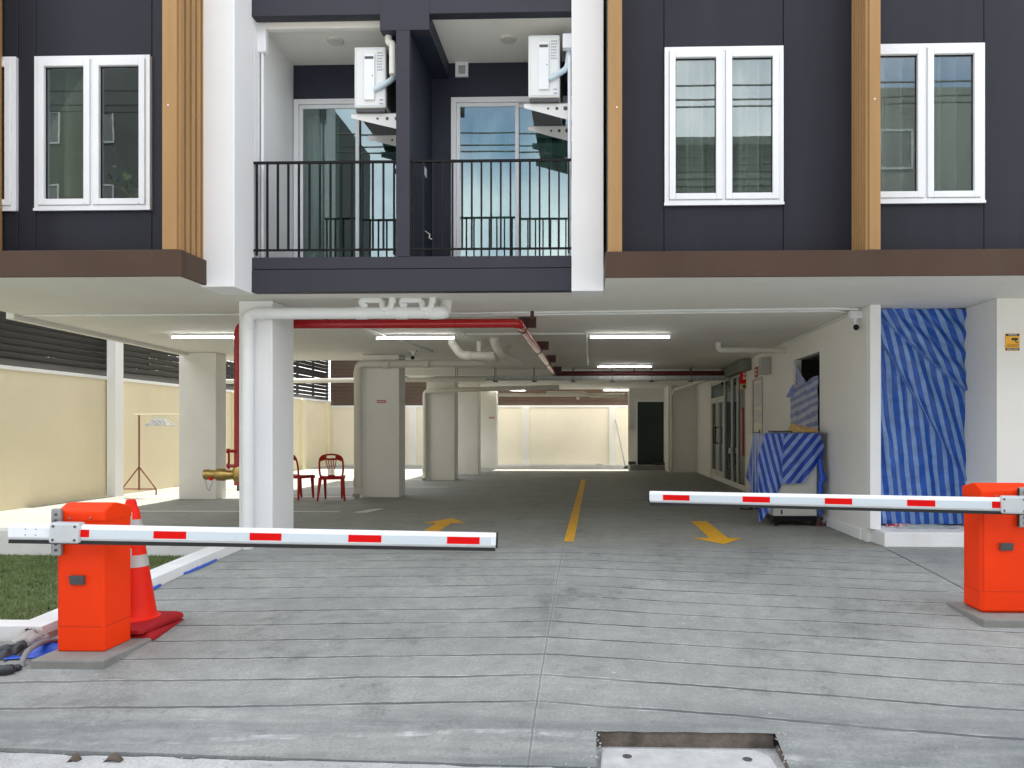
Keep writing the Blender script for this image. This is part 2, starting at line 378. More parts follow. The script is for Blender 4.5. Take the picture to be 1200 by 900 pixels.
# ------------------------------------------------------------------ the ground
def Zr(y):
    K = [(3.35, -.325), (3.55, -.308), (3.8, -.262), (4.5, -.19), (5.5, -.13), (6.8, -.05), (7.9, -.004), (8.15, 0), (99, 0)]
    if y <= K[0][0]: return K[0][1]
    for (a, b), (c, d) in zip(K, K[1:]):
        if y <= c: return b + (d - b) * (y - a) / (c - a)
def lipY(x): return 3.60 - .032 * (x + 2.5) + .012 * nz(x * 3, 1) + .006 * nz(x * 11, 4)
struct('street', MB().add([(-300, -300, -.345), (300, -300, -.345), (300, 600, -.345), (-300, 600, -.345)], [(0, 1, 2, 3)]), M_road)
HX0, HX1, HY = onZ(699, 874, -.26).x, onZ(918, 876, -.26).x, onZ(800, 858, -.26).y
d = MB()
def slab(d, x0, x1, y0f, y1, nx, ny, lip=True):
    n0 = len(d.v)
    for j in range(ny + 1):
        for i in range(nx + 1):
            x = x0 + (x1 - x0) * i / nx; a = y0f(x); y = a + (y1 - a) * j / ny
            d.v.append(Vector((x, y, Zr(y) - (.02 if False else 0))))
    for j in range(ny):
        for i in range(nx):
            a = n0 + j * (nx + 1) + i; d.f.append((a, a + 1, a + nx + 2, a + nx + 1))
    for i in range(nx if lip else 0):                                  # lip face down to the street
        a = n0 + i; b = n0 + i + 1; n = len(d.v)
        d.v += [d.v[a] + Vector((0, -.004, -.12)), d.v[b] + Vector((0, -.004, -.12))]; d.f.append((a, n, n + 1, b))
slab(d, -3.78, HX0, lipY, 8.15, 40, 60); slab(d, HX1, 3.2, lipY, 8.15, 30, 60)
slab(d, HX0, HX1, lambda x: HY + .008 * nz(x * 9, 2) + .004 * nz(x * 31, 2), 8.15, 40, 60, False)
struct('driveway', d, M_drive, smooth=True)
d = MB(); slab(d, 3.212, 12., lipY, 8.15, 10, 30); d.box(4.3, 12, 8.15, 8.6, -.2, 0.0); struct('pavement', d, M_side, smooth=True)
d = MB(); slab(d, -14., -3.79, lipY, 4.98, 20, 14); struct('pavement', d, M_side, smooth=True)
M_gut = concrete('gutter cement', (.42, .43, .425), dark=.45, speck=.5)
for gx0, gx1 in ((-14., HX0 - .03), (HX1 + .03, 12.)):
    nx = int((gx1 - gx0) / .05)
    def gfn(s, t, gx0=gx0, gx1=gx1):
        x = gx0 + (gx1 - gx0) * s; ye = lipY(x) - .008 - .016 * abs(nz(x * 17, 8)) * max(0, nz(x * 2.2, 5) + .5); y = 2.4 + (ye - 2.4) * t
        return Vector((x, y, -.340 + .024 * t + (.007 * nz(x * 6, y * 6) + .006 * nz(x * 15, y * 15)) * t)), (s, t)
    struct('gutter', grid(nx, 14, gfn), M_gut, smooth=True)
struct('garage_floor', MB().box(-9.6, 12, 8.15, 27.5, -.2, 0.0), M_garage)
struct('ground', MB().box(-9.6, -3.85, 5.05, 8.2, -.3, -.115), M_soil)
# drain hole sides
d = MB()
d.box(HX0 + .002, HX1 - .002, HY + .014, HY + .05, -.36, Zr(HY) - .004)
d.box(HX0 - .035, HX0 - .002, lipY(HX0) + .01, HY - .026, -.36, -.312); d.box(HX1 + .002, HX1 + .035, lipY(HX1) + .01, HY - .026, -.36, -.312)
struct('drain_pit', d, mat('rough brown cement', (.17, .14, .115), .9, .45, 7, .9, 30, stain=.7, stain_col=(.05, .045, .04)))
cv = empty('drain_cover', ((HX0 + HX1) / 2, HY - .2, -.345), 'pale cement drain cover with two lifting holes sunk at the street edge of the driveway', 'drain cover')
e0 = MB(); zt = -.315
pts = [onZ(x, y, zt) for x, y in ((705, 876), (885, 878), (903, 886), (915, 905), (917, 925), (702, 925))]
e0.prism([(q.x, q.y, -.343) for q in pts], (0, 0, .028)); e0.build('plate', M_coverp, cv, bevel=.008)
for px, py in ((735, 886.5), (876, 890)):
    q = onZ(px, py, zt); MB().lathe((q.x, q.y, zt - .001), [(.001, 0), (.022, 0.001), (.024, .003)], 14).build('lifting_hole', M_dgrey, cv)
cb_ = MB(); rr = random.Random(12)
for k in range(150):
    if k < 95: x = rr.uniform(-3.6, 3.0); y = lipY(x) + rr.gauss(-.03, .025)
    else: x = rr.choice((HX0, HX1)) + rr.gauss(0, .03); y = HY + rr.uniform(-.25, .03)
    if HX0 + .02 < x < HX1 - .02: continue
    z = (Zr(y) if y > lipY(x) else -.318); r = rr.uniform(.002, .0055); q = Vector((x, y, z + r * .4))
    cb_.obox(q, (Vector((rr.uniform(.5, 1), rr.uniform(-.5, .5), .2)).normalized(), Vector((rr.uniform(-.5, .5), 1, 0)).normalized(), Vector((.2, .1, 1)).normalized()), (r, r * rr.uniform(.6, 1), r * .6))
tag(cb_.build('cement_crumbs', M_gut), kind='stuff')
# kerbs of the lawn
d = MB()
ys = [5.0, 5.7, 6.4, 7.1, 7.7, 8.15]
for a, b in zip(ys, ys[1:]):
    za, zb = max(Zr(a), -.15) + .085, max(Zr(b), -.15) + .085
    d.add([(-4.0, a, -.3), (-3.775, a, -.3), (-3.775, b, -.3), (-4.0, b, -.3), (-4.0, a, za), (-3.79, a, za), (-3.79, b, zb), (-4.0, b, zb)],
          [(0, 3, 2, 1), (4, 5, 6, 7), (0, 1, 5, 4), (1, 2, 6, 5), (2, 3, 7, 6), (3, 0, 4, 7)])
d.box(-9.6, -4.0, 5.0, 5.18, -.3, -.066)
struct('kerb', d, M_kerb)
for a, b in ((5.0, 5.13), (5.16, 5.38), (5.41, 5.62)):
    pass
bk = MB(); [bk.box(-3.773, -3.766, a, b, Zr(a) - .01, Zr(a) + .045) for a, b in ((5.01, 5.2), (5.215, 5.40), (5.415, 5.6))]
tag(bk.build('brick_course', M_brick), 'short row of bare reddish bricks on the kerb side behind the left orange barrier', 'bricks')
struct('kerb', MB().box(-9.6, -3.86, 8.12, 8.34, -.2, .165), M_kerb, bevel=.012)

# grass blades
gb = MB(); rg = random.Random(3)
for k in range(26000):
    x = rg.uniform(-8.6, -4.005); y = rg.uniform(5.19, 8.11); a = rg.uniform(0, 6.28); h = rg.uniform(.018, .042) * (1 + .5 * nz(x * 2, y * 2)); wd = .0045
    c, s = math.cos(a) * wd, math.sin(a) * wd; lx, ly = rg.gauss(0, .014), rg.gauss(0, .014)
    n = len(gb.v); gb.v += [Vector((x - c, y - s, -.116)), Vector((x + c, y + s, -.116)), Vector((x + lx, y + ly, -.115 + h))]; gb.f.append((n, n + 1, n + 2))
M_grass = mat('grass blade', (.145, .200, .065), .7, .35, 2.0)
tag(gb.build('grass', M_grass), kind='stuff')

# painted markings
def decal(name, poly, m, z=.004): return struct(name, MB().add([(p[0], p[1], z) for p in poly], [tuple(range(len(poly)))]), m)
a, b = onZ(666.5, 635, 0), onZ(684, 562, 0)
decal('lane_line', [(a.x - .058, a.y), (a.x + .058, a.y), (b.x + .058, b.y), (b.x - .058, b.y)], M_yellow)
tip, wl, wr = onZ(531, 608.6, 0), onZ(494, 613.3, 0), onZ(546, 613.3, 0)
cx = (wl.x + wr.x) / 2
decal('arrow_marking', [(cx - .10, wl.y - 1.5), (cx + .10, wl.y - 1.5), (cx + .10, wl.y), (wr.x, wl.y), (cx + .02, tip.y + .12), (wl.x, wl.y), (cx - .10, wl.y)], M_yellow)
tip, wl, wr, tl, tr = onZ(848, 638, 0), onZ(810, 630.5, 0), onZ(872, 632, 0), onZ(811, 611, 0), onZ(831, 611, 0)
cx = (wl.x + wr.x) / 2 + .02
decal('arrow_marking', [(cx - .11, tl.y), (cx - .11, wl.y), (wl.x, wl.y), (tip.x, tip.y), (wr.x, wl.y), (cx + .11, wl.y), (cx + .11, tl.y)], M_yellow)
decal('arrow_marking', [(2.55, 13.0), (2.75, 13.0), (2.75, 14.4), (2.95, 14.4), (2.65, 15.2), (2.35, 14.4), (2.55, 14.4)], M_yellow)
for y, x1 in ((11.45, -3.95), (14.0, -4.6), (16.4, -3.2), (18.9, -3.0), (21.4, -3.0), (23.6, -3.2)):
    decal('bay_line', [(-8.6, y), (x1, y), (x1, y + .10), (-8.6, y + .10)], M_line)
a = onZ(413, 601, 0)
decal('bay_line', [(a.x, 11.36), (a.x + .22, 11.36), (a.x + .34, 11.95), (a.x + .18, 11.95)], M_line, .0055)

# ------------------------------------------------------------------ the apartment building
B = empty('apartment_building', (0, 12, 0), 'dark grey and white apartment building raised on columns over an open car park', 'building')
def part(name, mb, m, parent=None, **k): return mb.build(name, m, parent or B, **k)
ZC = 2.72; YL_ = 6.72; YW = 7.35; YB = 6.90; YF = 7.53; YI = 8.60
HT = 11.2
# slabs and ceilings
s = MB(); s.prism([(-6.95, YL_ + .04, ZC), (-3.815, YL_ + .04, ZC), (-3.815, YF + .03, ZC), (.14, YF + .03, ZC), (.14, YB + .03, ZC), (12, YB + .03, ZC), (12, 8.9, ZC), (-7.1, 8.9, ZC)], (0, 0, .22))
part('soffit', s, M_soffit)
s = MB(); s.prism([(-7.1, 8.9, ZC), (12, 8.9, ZC), (12, 17.7, ZC), (-4.6, 17.7, ZC), (-4.6, 15.1, ZC), (-7.55, 15.1, ZC)], (0, 0, .22)); s.box(-4.6, 12, 17.7, 24.4, 2.62, 2.94)
part('ceiling', s, M_ceil)
bm_ = MB(); bm_.box(-4.6, 3.19, 17.45, 17.70, 2.585, 2.719); bm_.prism([(-7.2, 8.9, 2.66), (-7.1, 8.9, 2.66), (-7.55, 15.1, 2.66), (-7.65, 15.1, 2.66)], (0, 0, .4)); part('beam', bm_, M_ceil)
# hull above the slab
h = MB()
h.box(-7.3, -7.05, YW + .2, 15.1, 2.945, HT); h.box(-7.3, -4.4, 14.9, 15.1, 2.945, HT); h.box(-4.6, -4.4, 15.1, 24.4, 2.945, HT); h.box(-4.4, 12, 24.2, 24.4, 2.945, HT); h.box(11.8, 12, YW + .2, 24.2, 2.945, HT)
h.box(-8.45, 12, YW + .2, 15.2, HT, HT + .2); h.box(-6.2, 12, 15.2, 24.4, HT, HT + .2); h.box(-7.05, 11.8, 12.0, 12.1, 2.945, HT)  # unseen roof eaves added to place the edge of the sun's shadow
h.box(-7.05, 11.8, YW + .2, 12, 5.85, 5.95)
part('upper_wall', h, M_rwing)
# columns
for (x0, x1, y0, y1) in ((-3.875, -3.50, 8.03, 8.62), (-4.36, -3.64, 13.95, 14.42), (-4.16, -3.44, 18.62, 19.1), (-3.86, -3.22, 21.1, 21.6), (-3.68, -3.06, 24.0, 24.38), (-7.62, -6.92, 13.46, 13.84)):
    part('column', MB().box(x0, x1, y0, y1, 0, ZC - .002 if y0 < 17 else 2.618), M_pillar if y0 < 9 else M_colm, bevel=.012)
# right hand ground floor walls
WX = 3.19
def onW(px): return onX(px, 500, WX).y
DY0, DY1 = onW(893), onW(881.5); GY = [onW(p) for p in (873, 863.5, 862, 857.5, 856, 848, 832)]
wy0, wy1 = onW(960.5), onW(930)
w_ = MB()
w_.box(WX, WX + .12, 8.62, wy0, 0, ZC - .002); w_.box(WX, WX + .12, wy0, wy1, 0, 1.15); w_.box(WX, WX + .12, wy0, wy1, 2.385, ZC - .002)
w_.box(WX, WX + .12, wy1, onW(909), 0, ZC - .002); w_.box(WX + .015, WX + .12, onW(909), DY0, 0, ZC - .002)
w_.box(WX + .015, WX + .12, DY0, DY1, 2.25, ZC - .002); w_.box(WX + .015, WX + .12, DY1, GY[0], 0, ZC - .002)
w_.box(WX + .015, WX + .12, GY[-1], 22.6, 0, 2.618); w_.box(WX + .03, WX + .12, GY[0], GY[-1], 2.50, 2.584)
w_.box(WX + .03, WX + .12, GY[0], GY[-1], 0, .12)
part('wall', w_, M_wallr)
w_ = MB(); w_.box(2.48, WX + .014, 22.45, 22.6, 0, 2.618); w_.box(1.22, 2.48, 23.9, 24.05, 0, 2.618); w_.box(2.36, 2.479, 22.47, 23.9, 0, 2.618)
part('wall', w_, M_colm)
w_ = MB(); w_.box(WX - .03, WX - .001, 8.75, DY0 - .15, 0, .13); part('skirting', w_, M_pillar, bevel=.01)
part('skirting', MB().box(2.5, WX - .02, 22.42, 22.449, 0, .10), M_wallr)
# end post, recess, front wall of the right wing
part('post', MB().box(WX - .005, WX + .115, 8.50, 8.62, .165, ZC - .002), M_pillar)
w_ = MB(); w_.box(WX + .13, 4.39, 8.95, 9.02, .17, 2.3 + .4); w_.box(4.40, 12, 8.12, 8.30, 0, ZC - .002); w_.box(4.40, 4.52, 8.30, 9.02, 0, ZC - .002)
part('wall', w_, M_rwing)
w_ = MB(); w_.box(WX + .13, 8, 15.2, 15.3, 0, ZC - .003); w_.box(6.5, 6.6, 9.1, 15.2, 0, ZC - .003); w_.box(6.5, 6.6, 15.31, 23, 0, 2.6); part('wall', w_, M_dim)
part('doorstep', MB().box(onZ(1033, 640, 0).x, 4.39, 8.22, 8.93, 0, .165), M_kerb, bevel=.01)
# steel door in the right wall
dr = part('door', MB().box(WX + .02, WX + .05, DY0 + .04, DY1 - .04, 0.02, 2.24), M_doorw)
MB().box(WX + .01, WX + .019, DY0 + .09, DY1 - .10, 1.72, 2.18).build('vent_panel', M_grey, dr)
MB().box(WX + .01, WX + .019, DY0 + .09, DY1 - .10, 1.42, 1.66).build('vision_panel', M_galv, dr)
q = onX(889, 507, WX); hd = MB(); hd.tube([(WX + .02, q.y, q.z), (WX - .05, q.y, q.z), (WX - .05, q.y + .13, q.z)], .012, 8); hd.box(WX + .012, WX + .02, q.y - .03, q.y + .03, q.z - .10, q.z + .06); hd.build('handle', M_black, dr)
fr = MB(); fr.box(WX, WX + .10, DY0, DY0 + .04, 0, 2.25); fr.box(WX, WX + .10, DY1 - .04, DY1, 0, 2.25); fr.box(WX, WX + .10, DY0 + .04, DY1 - .04, 2.24, 2.285); fr.build('door_frame', M_grey, dr)
# glazed lobby front
gz = MB()
for p in (872.6, 863, 856.6, 847.6, 832.4): y = onW(p); gz.box(WX + .01, WX + .09, y - .035, y + .035, .12, 2.5)
gz.box(WX + .012, WX + .088, onW(872.6) + .036, onW(832.4) - .036, 2.44, 2.498); gz.box(WX + .012, WX + .088, onW(847.6) + .036, onW(832.4) - .036, 2.06, 2.11)
gs = part('glazed_screen', gz, M_alu)
MB().box(WX + .045, WX + .052, GY[0], GY[-1], .12, 2.44).build('pane', M_glr, gs)
for p0, p1 in ((847.2, 840.6), (839.8, 833)):
    y0, y1 = onW(p0), onW(p1); g2 = MB(); g2.box(WX + .008, WX + .04, y0, y0 + .10, .13, 2.05); g2.box(WX + .008, WX + .04, y1 - .10, y1, .13, 2.05); g2.box(WX + .008, WX + .04, y0 + .1, y1 - .1, .13, .26); g2.box(WX + .008, WX + .04, y0 + .1, y1 - .1, 1.97, 2.05)
    lf = g2.build('door_leaf', M_alu, gs)
for p in (841.5, 839):
    y = onW(p); MB().tube(bend([(WX + .008, y, .95), (WX - .06, y, .95), (WX - .06, y, 1.35), (WX + .008, y, 1.35)], .03), .016, 8).build('pull_handle', M_black, gs)
MB().box(WX + .02, WX + .03, onW(871.5), onW(866), .15, 2.40).build('dark_panel', M_dgrey, gs)
# dark door at the far end with its step
q0, q1 = onY(747, 471, 23.9), onY(779, 543, 23.9)
dd = part('door', MB().box(q0.x, q1.x, 23.86, 23.899, .16, q0.z), M_doorg)
f = MB(); f.box(q0.x - .06, q0.x, 23.85, 23.90, .16, q0.z + .06); f.box(q1.x, q1.x + .06, 23.85, 23.90, .16, q0.z + .06); f.box(q0.x, q1.x, 23.85, 23.90, q0.z, q0.z + .06); f.build('door_frame', M_white, dd)
part('doorstep', MB().box(1.25, 2.35, 23.4, 23.895, 0, .16), M_plinth, bevel=.01)
part('skirting', MB().box(1.222, q0.x - .06, 23.88, 23.899, .16, .26), M_dgrey); part('skirting', MB().box(q1.x + .06, 2.35, 23.88, 23.899, .16, .26), M_dgrey)

# ---- facade: cladding, fascia, pillars
def cladding(x0, x1, win, zs=(2.9, 8.0)):
    """panels with real 6 mm joints round window openings"""
    mb = MB(); z0, z1 = zs; g = .003; cur = x0
    def pan(a, b, c, d_):
        if b - a > .03 and d_ - c > .03: mb.box(a + g, b - g, YW, YW + .03, c + g, d_ - g)
    for (a, b, c, d_) in win:
        pan(cur, a, z0, z1); pan(a, b, z0, c); pan(a, b, d_, z1); cur = b
    pan(cur, x1, z0, z1); return mb
wl_ = [onY(x, y, YW) for x, y in ((42, 67), (178, 246))]; wr_ = [onY(x, y, YW) for x, y in ((778, 57.5), (918, 241.5))]; wt_ = [onY(x, y, YW) for x, y in ((1013, 52), (1153, 237.5))]
ZW0, ZW1 = (wl_[1].z + wr_[1].z + wt_[1].z) / 3, (wl_[0].z + wr_[0].z + wt_[0].z) / 3
wlx = (wl_[0].x, wl_[1].x); wrx = (wr_[0].x, wr_[1].x); wtx = (wt_[0].x, wt_[1].x); wz = (onY(21.4, 100, YW).x - 1.19, onY(21.4, 100, YW).x)
winsL = [(wz[0], wz[1], ZW0, ZW1), (wlx[0], wlx[1], ZW0, ZW1)]; winsR = [(wrx[0], wrx[1], ZW0, ZW1), (wtx[0], wtx[1], ZW0, ZW1)]
part('cladding_wall', cladding(-7.3, -3.80, winsL, (2.9, HT)), M_dark, bevel=.004)
part('cladding_wall', cladding(.20, 9.0, winsR, (2.9, HT)), M_dark, bevel=.004)
bk = MB()
for (x0, x1, ws) in ((-7.3, -3.8, winsL), (.2, 12, winsR)):
    cur = x0
    for (a, b, c, d_) in ws: bk.box(cur, a, YW + .034, YW + .199, 2.945, HT); bk.box(a, b, YW + .034, YW + .199, 2.945, c); bk.box(a, b, YW + .034, YW + .199, d_, HT); cur = b
    bk.box(cur, x1, YW + .034, YW + .199, 2.945, HT)
part('backing_wall', bk, M_navy)
zb = onY(900, 293.5, YB).z
fr_ = MB(); fr_.box(.137, 9, YB, YB + .028, ZC - .003, zb); fr_.box(.165, 9, YB + .028, YW + .04, zb - .03, zb - .001); fr_.box(.137, .165, YB + .028, YW + .04, ZC + .001, zb - .001); part('fascia', fr_, M_brown, bevel=.004)
fl = MB(); YL = 6.72; zbl = onY(100, 293, YL).z; fl.box(-7.3, -3.775, YL, YL + .038, ZC - .003, zbl); fl.box(-3.813, -3.776, YL + .038, YW + .04, ZC - .002, zbl - .001); fl.box(-7.3, -3.813, YL + .038, YW + .04, zbl - .03, zbl - .001); part('fascia', fl, M_brown, bevel=.006)
part('pillar', MB().box(-3.84, -3.50, 7.16, 7.60, ZC - .02, HT), M_pillar, bevel=.008)
part('pillar', MB().box(-.19, .132, 7.40, 7.75, ZC - .035, HT), M_pillar, bevel=.008)
# slatted fins
def fin(x0, x1, y0, z0, side):
    mb = MB(); mb.box(x0, x1, y0, YW - .004, z0, HT)
    xs = x1 if side > 0 else x0
    n = 6; L = YW - .01 - (y0 + .02)
    for k in range(n):
        a = y0 + .02 + L * k / n; mb.box(xs, xs + side * .028, a, a + L / n * .62, z0, HT)
    return part('slat_fin', mb, M_wood, bevel=.003)
q = onY(190, 100, 6.74).x; q2 = onY(207, 100, 6.74).x; fin(q, q2, 6.74, zbl + .006, 1)
fin(onX(17, 100, -5.98).x - .12, -5.98, 6.74, zbl + .006, 1)
fin(onY(1019, 100, YB + .02).x, onY(1032, 100, YB + .02).x, YB + .02, zb + .006, -1)
f = MB(); q = onY(713, 100, YB + .05); q2 = onY(729, 100, YB + .05); f.box(q.x, q2.x, YB + .05, YW - .004, zb + .006, HT); part('slat_fin', f, M_wood, bevel=.003)
for (x, y, z) in ((onY(197, 123, 6.738).x, 6.737, onY(197, 123, 6.738).z), (onY(723, 123, YB + .05).x, YB + .047, onY(723, 123, YB).z), (onY(1025, 115, YB + .02).x, YB + .017, onY(1025, 115, YB).z)):
    part('screw', MB().lathe((x, y, z), [(.001, -.003), (.008, -.002), (.008, .003)], 10, 'Y'), M_white)
# windows
def window(x0, x1, z0, z1):
    y = YW
    f = part('window', MB().frame(x0 + .004, x1 - .004, z0 + .004, z1 - .004, .045, y - .03, y + .06), M_white, bevel=.004)
    mid = (x0 + x1) / 2
    MB().box(mid - .014, mid + .014, y - .026, y + .05, z0 + .05, z1 - .05).build('mullion', M_white, f)
    for a, b in ((x0 + .050, mid - .017), (mid + .017, x1 - .050)):
        MB().frame(a, b, z0 + .051, z1 - .051, .062, y - .045, y + .03).build('sash', M_white, f, bevel=.006)
        MB().box(a + .058, b - .058, y - .006, y, z0 + .108, z1 - .108).build('pane', M_gl, f)
        gk = MB().frame(a + .0622, b - .0622, z0 + .1132, z1 - .1132, .007, y - .012, y + .012); gk.build('gasket', M_black, f)
    MB().box(x0 - .002, x1 + .002, y - .036, y - .031, z0 - .004, z0 + .022).build('sill', M_white, f)
    return f
for ws in (winsL, winsR):
    for q in ws: window(*q)
hn = MB(); q = onY(833, 160, YW - .05); hn.obox(q, ((.6, 0, .8), (0, 1, 0), (-.8, 0, .6)), (.045, .006, .006))
# rooms behind the windows
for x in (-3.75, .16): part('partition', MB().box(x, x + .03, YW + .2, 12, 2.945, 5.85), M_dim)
def curtain(x0, x1, y, z0, z1, m, label, dens=9., amp=.10):
    n = int((x1 - x0) * 60)
    mb = grid(n, 6, lambda s, t: (Vector((x0 + (x1 - x0) * s, y + amp * math.sin(s * (x1 - x0) * dens * 6.28 + 1.3 * nz(s * 6, x0)) * (1 - .3 * t) + .02 * nz(s * 9, t * 2), z0 + (z1 - z0) * t)), (s, t)))
    return tag(mb.build('curtain', m, smooth=True), label, 'curtain', 'curtains behind the windows')
curtain(wlx[0] - .1, wlx[0] + .52, YW + .17, 3.2, 5.3, M_curt, 'olive curtain half drawn behind the left pane of the leftmost window', 5)
curtain(wrx[0] - .1, wrx[1] + .1, YW + .17, 3.2, 5.3, M_curtp, 'pale pleated curtain drawn behind the window right of the white pillar', 5.5)
curtain(wtx[0] - .1, wtx[1] + .1, YW + .17, 3.2, 5.3, M_curtp, 'pale pleated curtain behind the window at far right of the wooden fin', 5.5)
# ---- balconies
zt1, zt2 = 2.945, 3.075
tr_ = MB(); X0, X1 = -3.50, -.19
tr_.box(X0, X1, YF, YF + .12, ZC - .004, zt1); tr_.box(X0, X1, YF + .006, YF + .12, zt1 + .008, zt2)
tr_.box(X0, X1, YF + .02, YF + .12, zt1, zt1 + .008)
zA, zB = 5.585, 5.40                         # ceiling and beam undersides
xb0, xb1 = onY(445, 20, YF).x, onY(503, 20, YF).x; xp0, xp1 = onY(464, 100, YF).x, onY(480, 100, YF).x
tr_.box(X0, xb0, YF, YF + .12, zA - .02, HT); tr_.box(xb0, xb1, YF, YF + .12, zB, HT); tr_.box(xb1, X1, YF, YF + .12, zA - .02, HT)
tr_.box(xp0, xp1, YF + .001, YF + .12, zt2, zB)
part('balcony_front', tr_, M_trim, bevel=.004)
bb = MB(); bb.box(xp0 + .02, xp1 - .002, YF + .12, YI + .1, zt2 - .03, zB); bb.box(xb0 + .02, xb1 - .002, YF + .12, YI + .1, zB, zA)
part('partition_wall', bb, M_navy)
part('balcony_ceiling', MB().box(X0, X1, YF + .12, YI + .1, zA, zA + .15), M_soffit)
part('balcony_floor', MB().box(X0, X1, YF + .12, YI + .1, 2.95, zt2 - .03), M_plinth)
sw = MB(); sw.box(X0 - .1, X0 + .002, YF + .07, YI + .1, zt2 - .03, zA); part('side_wall', sw, M_pillar)
sw = MB(); sw.box(X1 - .003, X1 + .15, YF + .22, YI + .1, zt2 - .03, zA); part('side_wall', sw, M_pillar)
dl = [onY(p, 118, YI) for p in (345, 352, 415, 421)]; dzr = onY(345, 117.5, YI).z
e1 = onY(529, 114, YI).x
bw = MB(); bw.box(X0, dl[0].x, YI, YI + .1, zt2 - .03, zA); bw.box(dl[0].x, xp0 + .03, YI, YI + .1, dzr, zA); bw.box(xp1, e1, YI, YI + .1, zt2 - .03, zA); bw.box(e1, X1, YI, YI + .1, dzr, zA)
part('back_wall', bw, M_navy)
def slider(x0, x1, xm, zt):
    f = MB(); f.box(x0, x0 + .06, YI - .03, YI + .06, zt2 - .03, zt); f.box(x1 - .06, x1, YI - .03, YI + .06, zt2 - .03, zt); f.box(x0 + .06, x1 - .06, YI - .03, YI + .06, zt - .06, zt)
    o = part('sliding_door', f, M_white, bevel=.003)
    for k, (a, b) in enumerate(((x0 + .062, xm + .03), (xm - .02, x1 - .062))):
        yy = YI - .012 + .035 * k
        MB().frame(a, b, zt2 - .025, zt - .063, .042, yy, yy + .03).build('leaf_frame', M_white, o, bevel=.003)
        MB().box(a + .04, b - .04, yy + .012, yy + .018, zt2 + .015, zt - .10).build('pane', M_gldoor, o)
    return o
slider(dl[0].x, xp0 + .02, (dl[2].x + dl[3].x) / 2, dzr); slider(e1, X1 + .1, onY(605, 118, YI).x, dzr)
curtain(e1 + .2, X1, YI + .28, 3.05, 5.1, M_curtp, 'pale pleated curtain inside the right balcony sliding door', 6)
curtain(dl[0].x + .05, dl[0].x + .45, YI + .30, 3.05, 5.1, M_curt, 'dark curtain gathered inside the left balcony sliding door', 7)
def railing(x0, x1, n):
    r = MB(); z0, z1 = onY(480, 297, YF).z, onY(480, 186, YF).z; y = YF + .035
    r.box(x0, x1, y, y + .03, z1 - .022, z1); r.box(x0, x1, y, y + .03, z0 + .045, z0 + .063)
    for k in range(n):
        x = x0 + .03 + (x1 - x0 - .06) * k / (n - 1); r.box(x - .0085, x + .0085, y + .003, y + .027, z0 + (.063 if 0 < k < n - 1 else 0), z1 - .022)
        if k in (0, n - 1): pass
    for k in range(1, n - 1):
        if k % 3 == 1: x = x0 + .03 + (x1 - x0 - .06) * k / (n - 1); r.box(x - .0085, x + .0085, y + .003, y + .027, z0 - .03, z0 + .045)
    part('balcony_railing', r, M_black)
railing(X0 + .003, xp0 - .003, 14); railing(xp1 + .003, X1 - .003, 17)

# ------------------------------------------------------------------ boundary walls and louvre screens
BX, BY = -9.35, 26.3
bw = empty('boundary_wall', (BX, 16, 0), 'long cream plaster boundary wall along the left side of the car park', 'wall')
zl = 2.26
MB().box(BX - .15, BX, 3, BY, -.3, zl).build('wall_panel', M_wall, bw); MB().box(BX - .18, BX + .03, 3, BY, zl, zl + .06).build('coping', M_pillar, bw)
for y in (7.0, 19.0, 23.5, 25.8): MB().box(BX + .001, BX + .10, y, y + .22, 0, zl - .002).build('pier', M_wall, bw)
MB().box(BX + .031, BX + .20, onX(140, 500, BX + .2).y - .12, onX(140, 500, BX + .2).y + .12, 0, 3.8).build('post', M_pillar, bw)
for y in (17.5, 22): MB().box(BX + .002, BX + .06, y, y + .12, 0, zl - .002).build('pier', M_pillar, bw)
b2 = empty('boundary_wall', (-3, BY, 0), 'cream plaster boundary wall closing the far end of the car park', 'wall')
zb_ = 2.08
MB().box(BX, 1.9, BY, BY + .15, -.3, zb_).build('wall_panel', M_backw, b2); MB().box(BX, 1.9, BY - .03, BY + .18, zb_, zb_ + .07).build('coping', M_pillar, b2)
for px in (616, 718, 484): q = onY(px, 500, BY).x; MB().box(q - .13, q + .13, BY - .09, BY - .001, 0, zb_ - .002).build('pier', M_rwing, b2)
MB().box(BX + .2, 1.2, BY - .25, BY - .03, 0, .05).build('gutter', M_line, b2)
def louvre(name, p0, p1, z0, z1, pitch, hgt, label, posts, m=M_louv):
    d = Vector(p1) - Vector(p0); L = d.length; ax = d.normalized(); nrm = Vector((-ax.y, ax.x, 0))
    e = empty(name, ((p0[0] + p1[0]) / 2, (p0[1] + p1[1]) / 2, z0), label, 'screen')
    mb = MB(); z = z0 + hgt / 2
    while z < z1:
        c = (Vector(p0) + Vector(p1)) / 2; c.z = z + random.uniform(-.004, .004); mb.obox(c, (ax, (nrm * .94 + Vector((0, 0, .34))).normalized(), (Vector((0, 0, .94)) - nrm * .34).normalized()), (L / 2, .006, hgt / 2)); z += pitch
    mb.build('slat_panel', m, e)
    for k in range(posts + 1):
        c = Vector(p0) + ax * (L * k / posts) + nrm * .05; MB().box(c.x - .03, c.x + .03, c.y - .03, c.y + .03, z0, z1).build('post', m, e)
louvre('louvre_screen', (BX - .07, 6, 0), (BX - .07, 15.5, 0), zl + .07, 3.95, .112, .112, 'dark close slatted screen on top of the left boundary wall near the street', 4)
louvre('louvre_screen', (BX - .07, 15.5, 0), (BX - .07, BY, 0), zl + .07, 4.4, .125, .115, 'open slatted screen with bright gaps on the left boundary wall behind the chairs', 8)
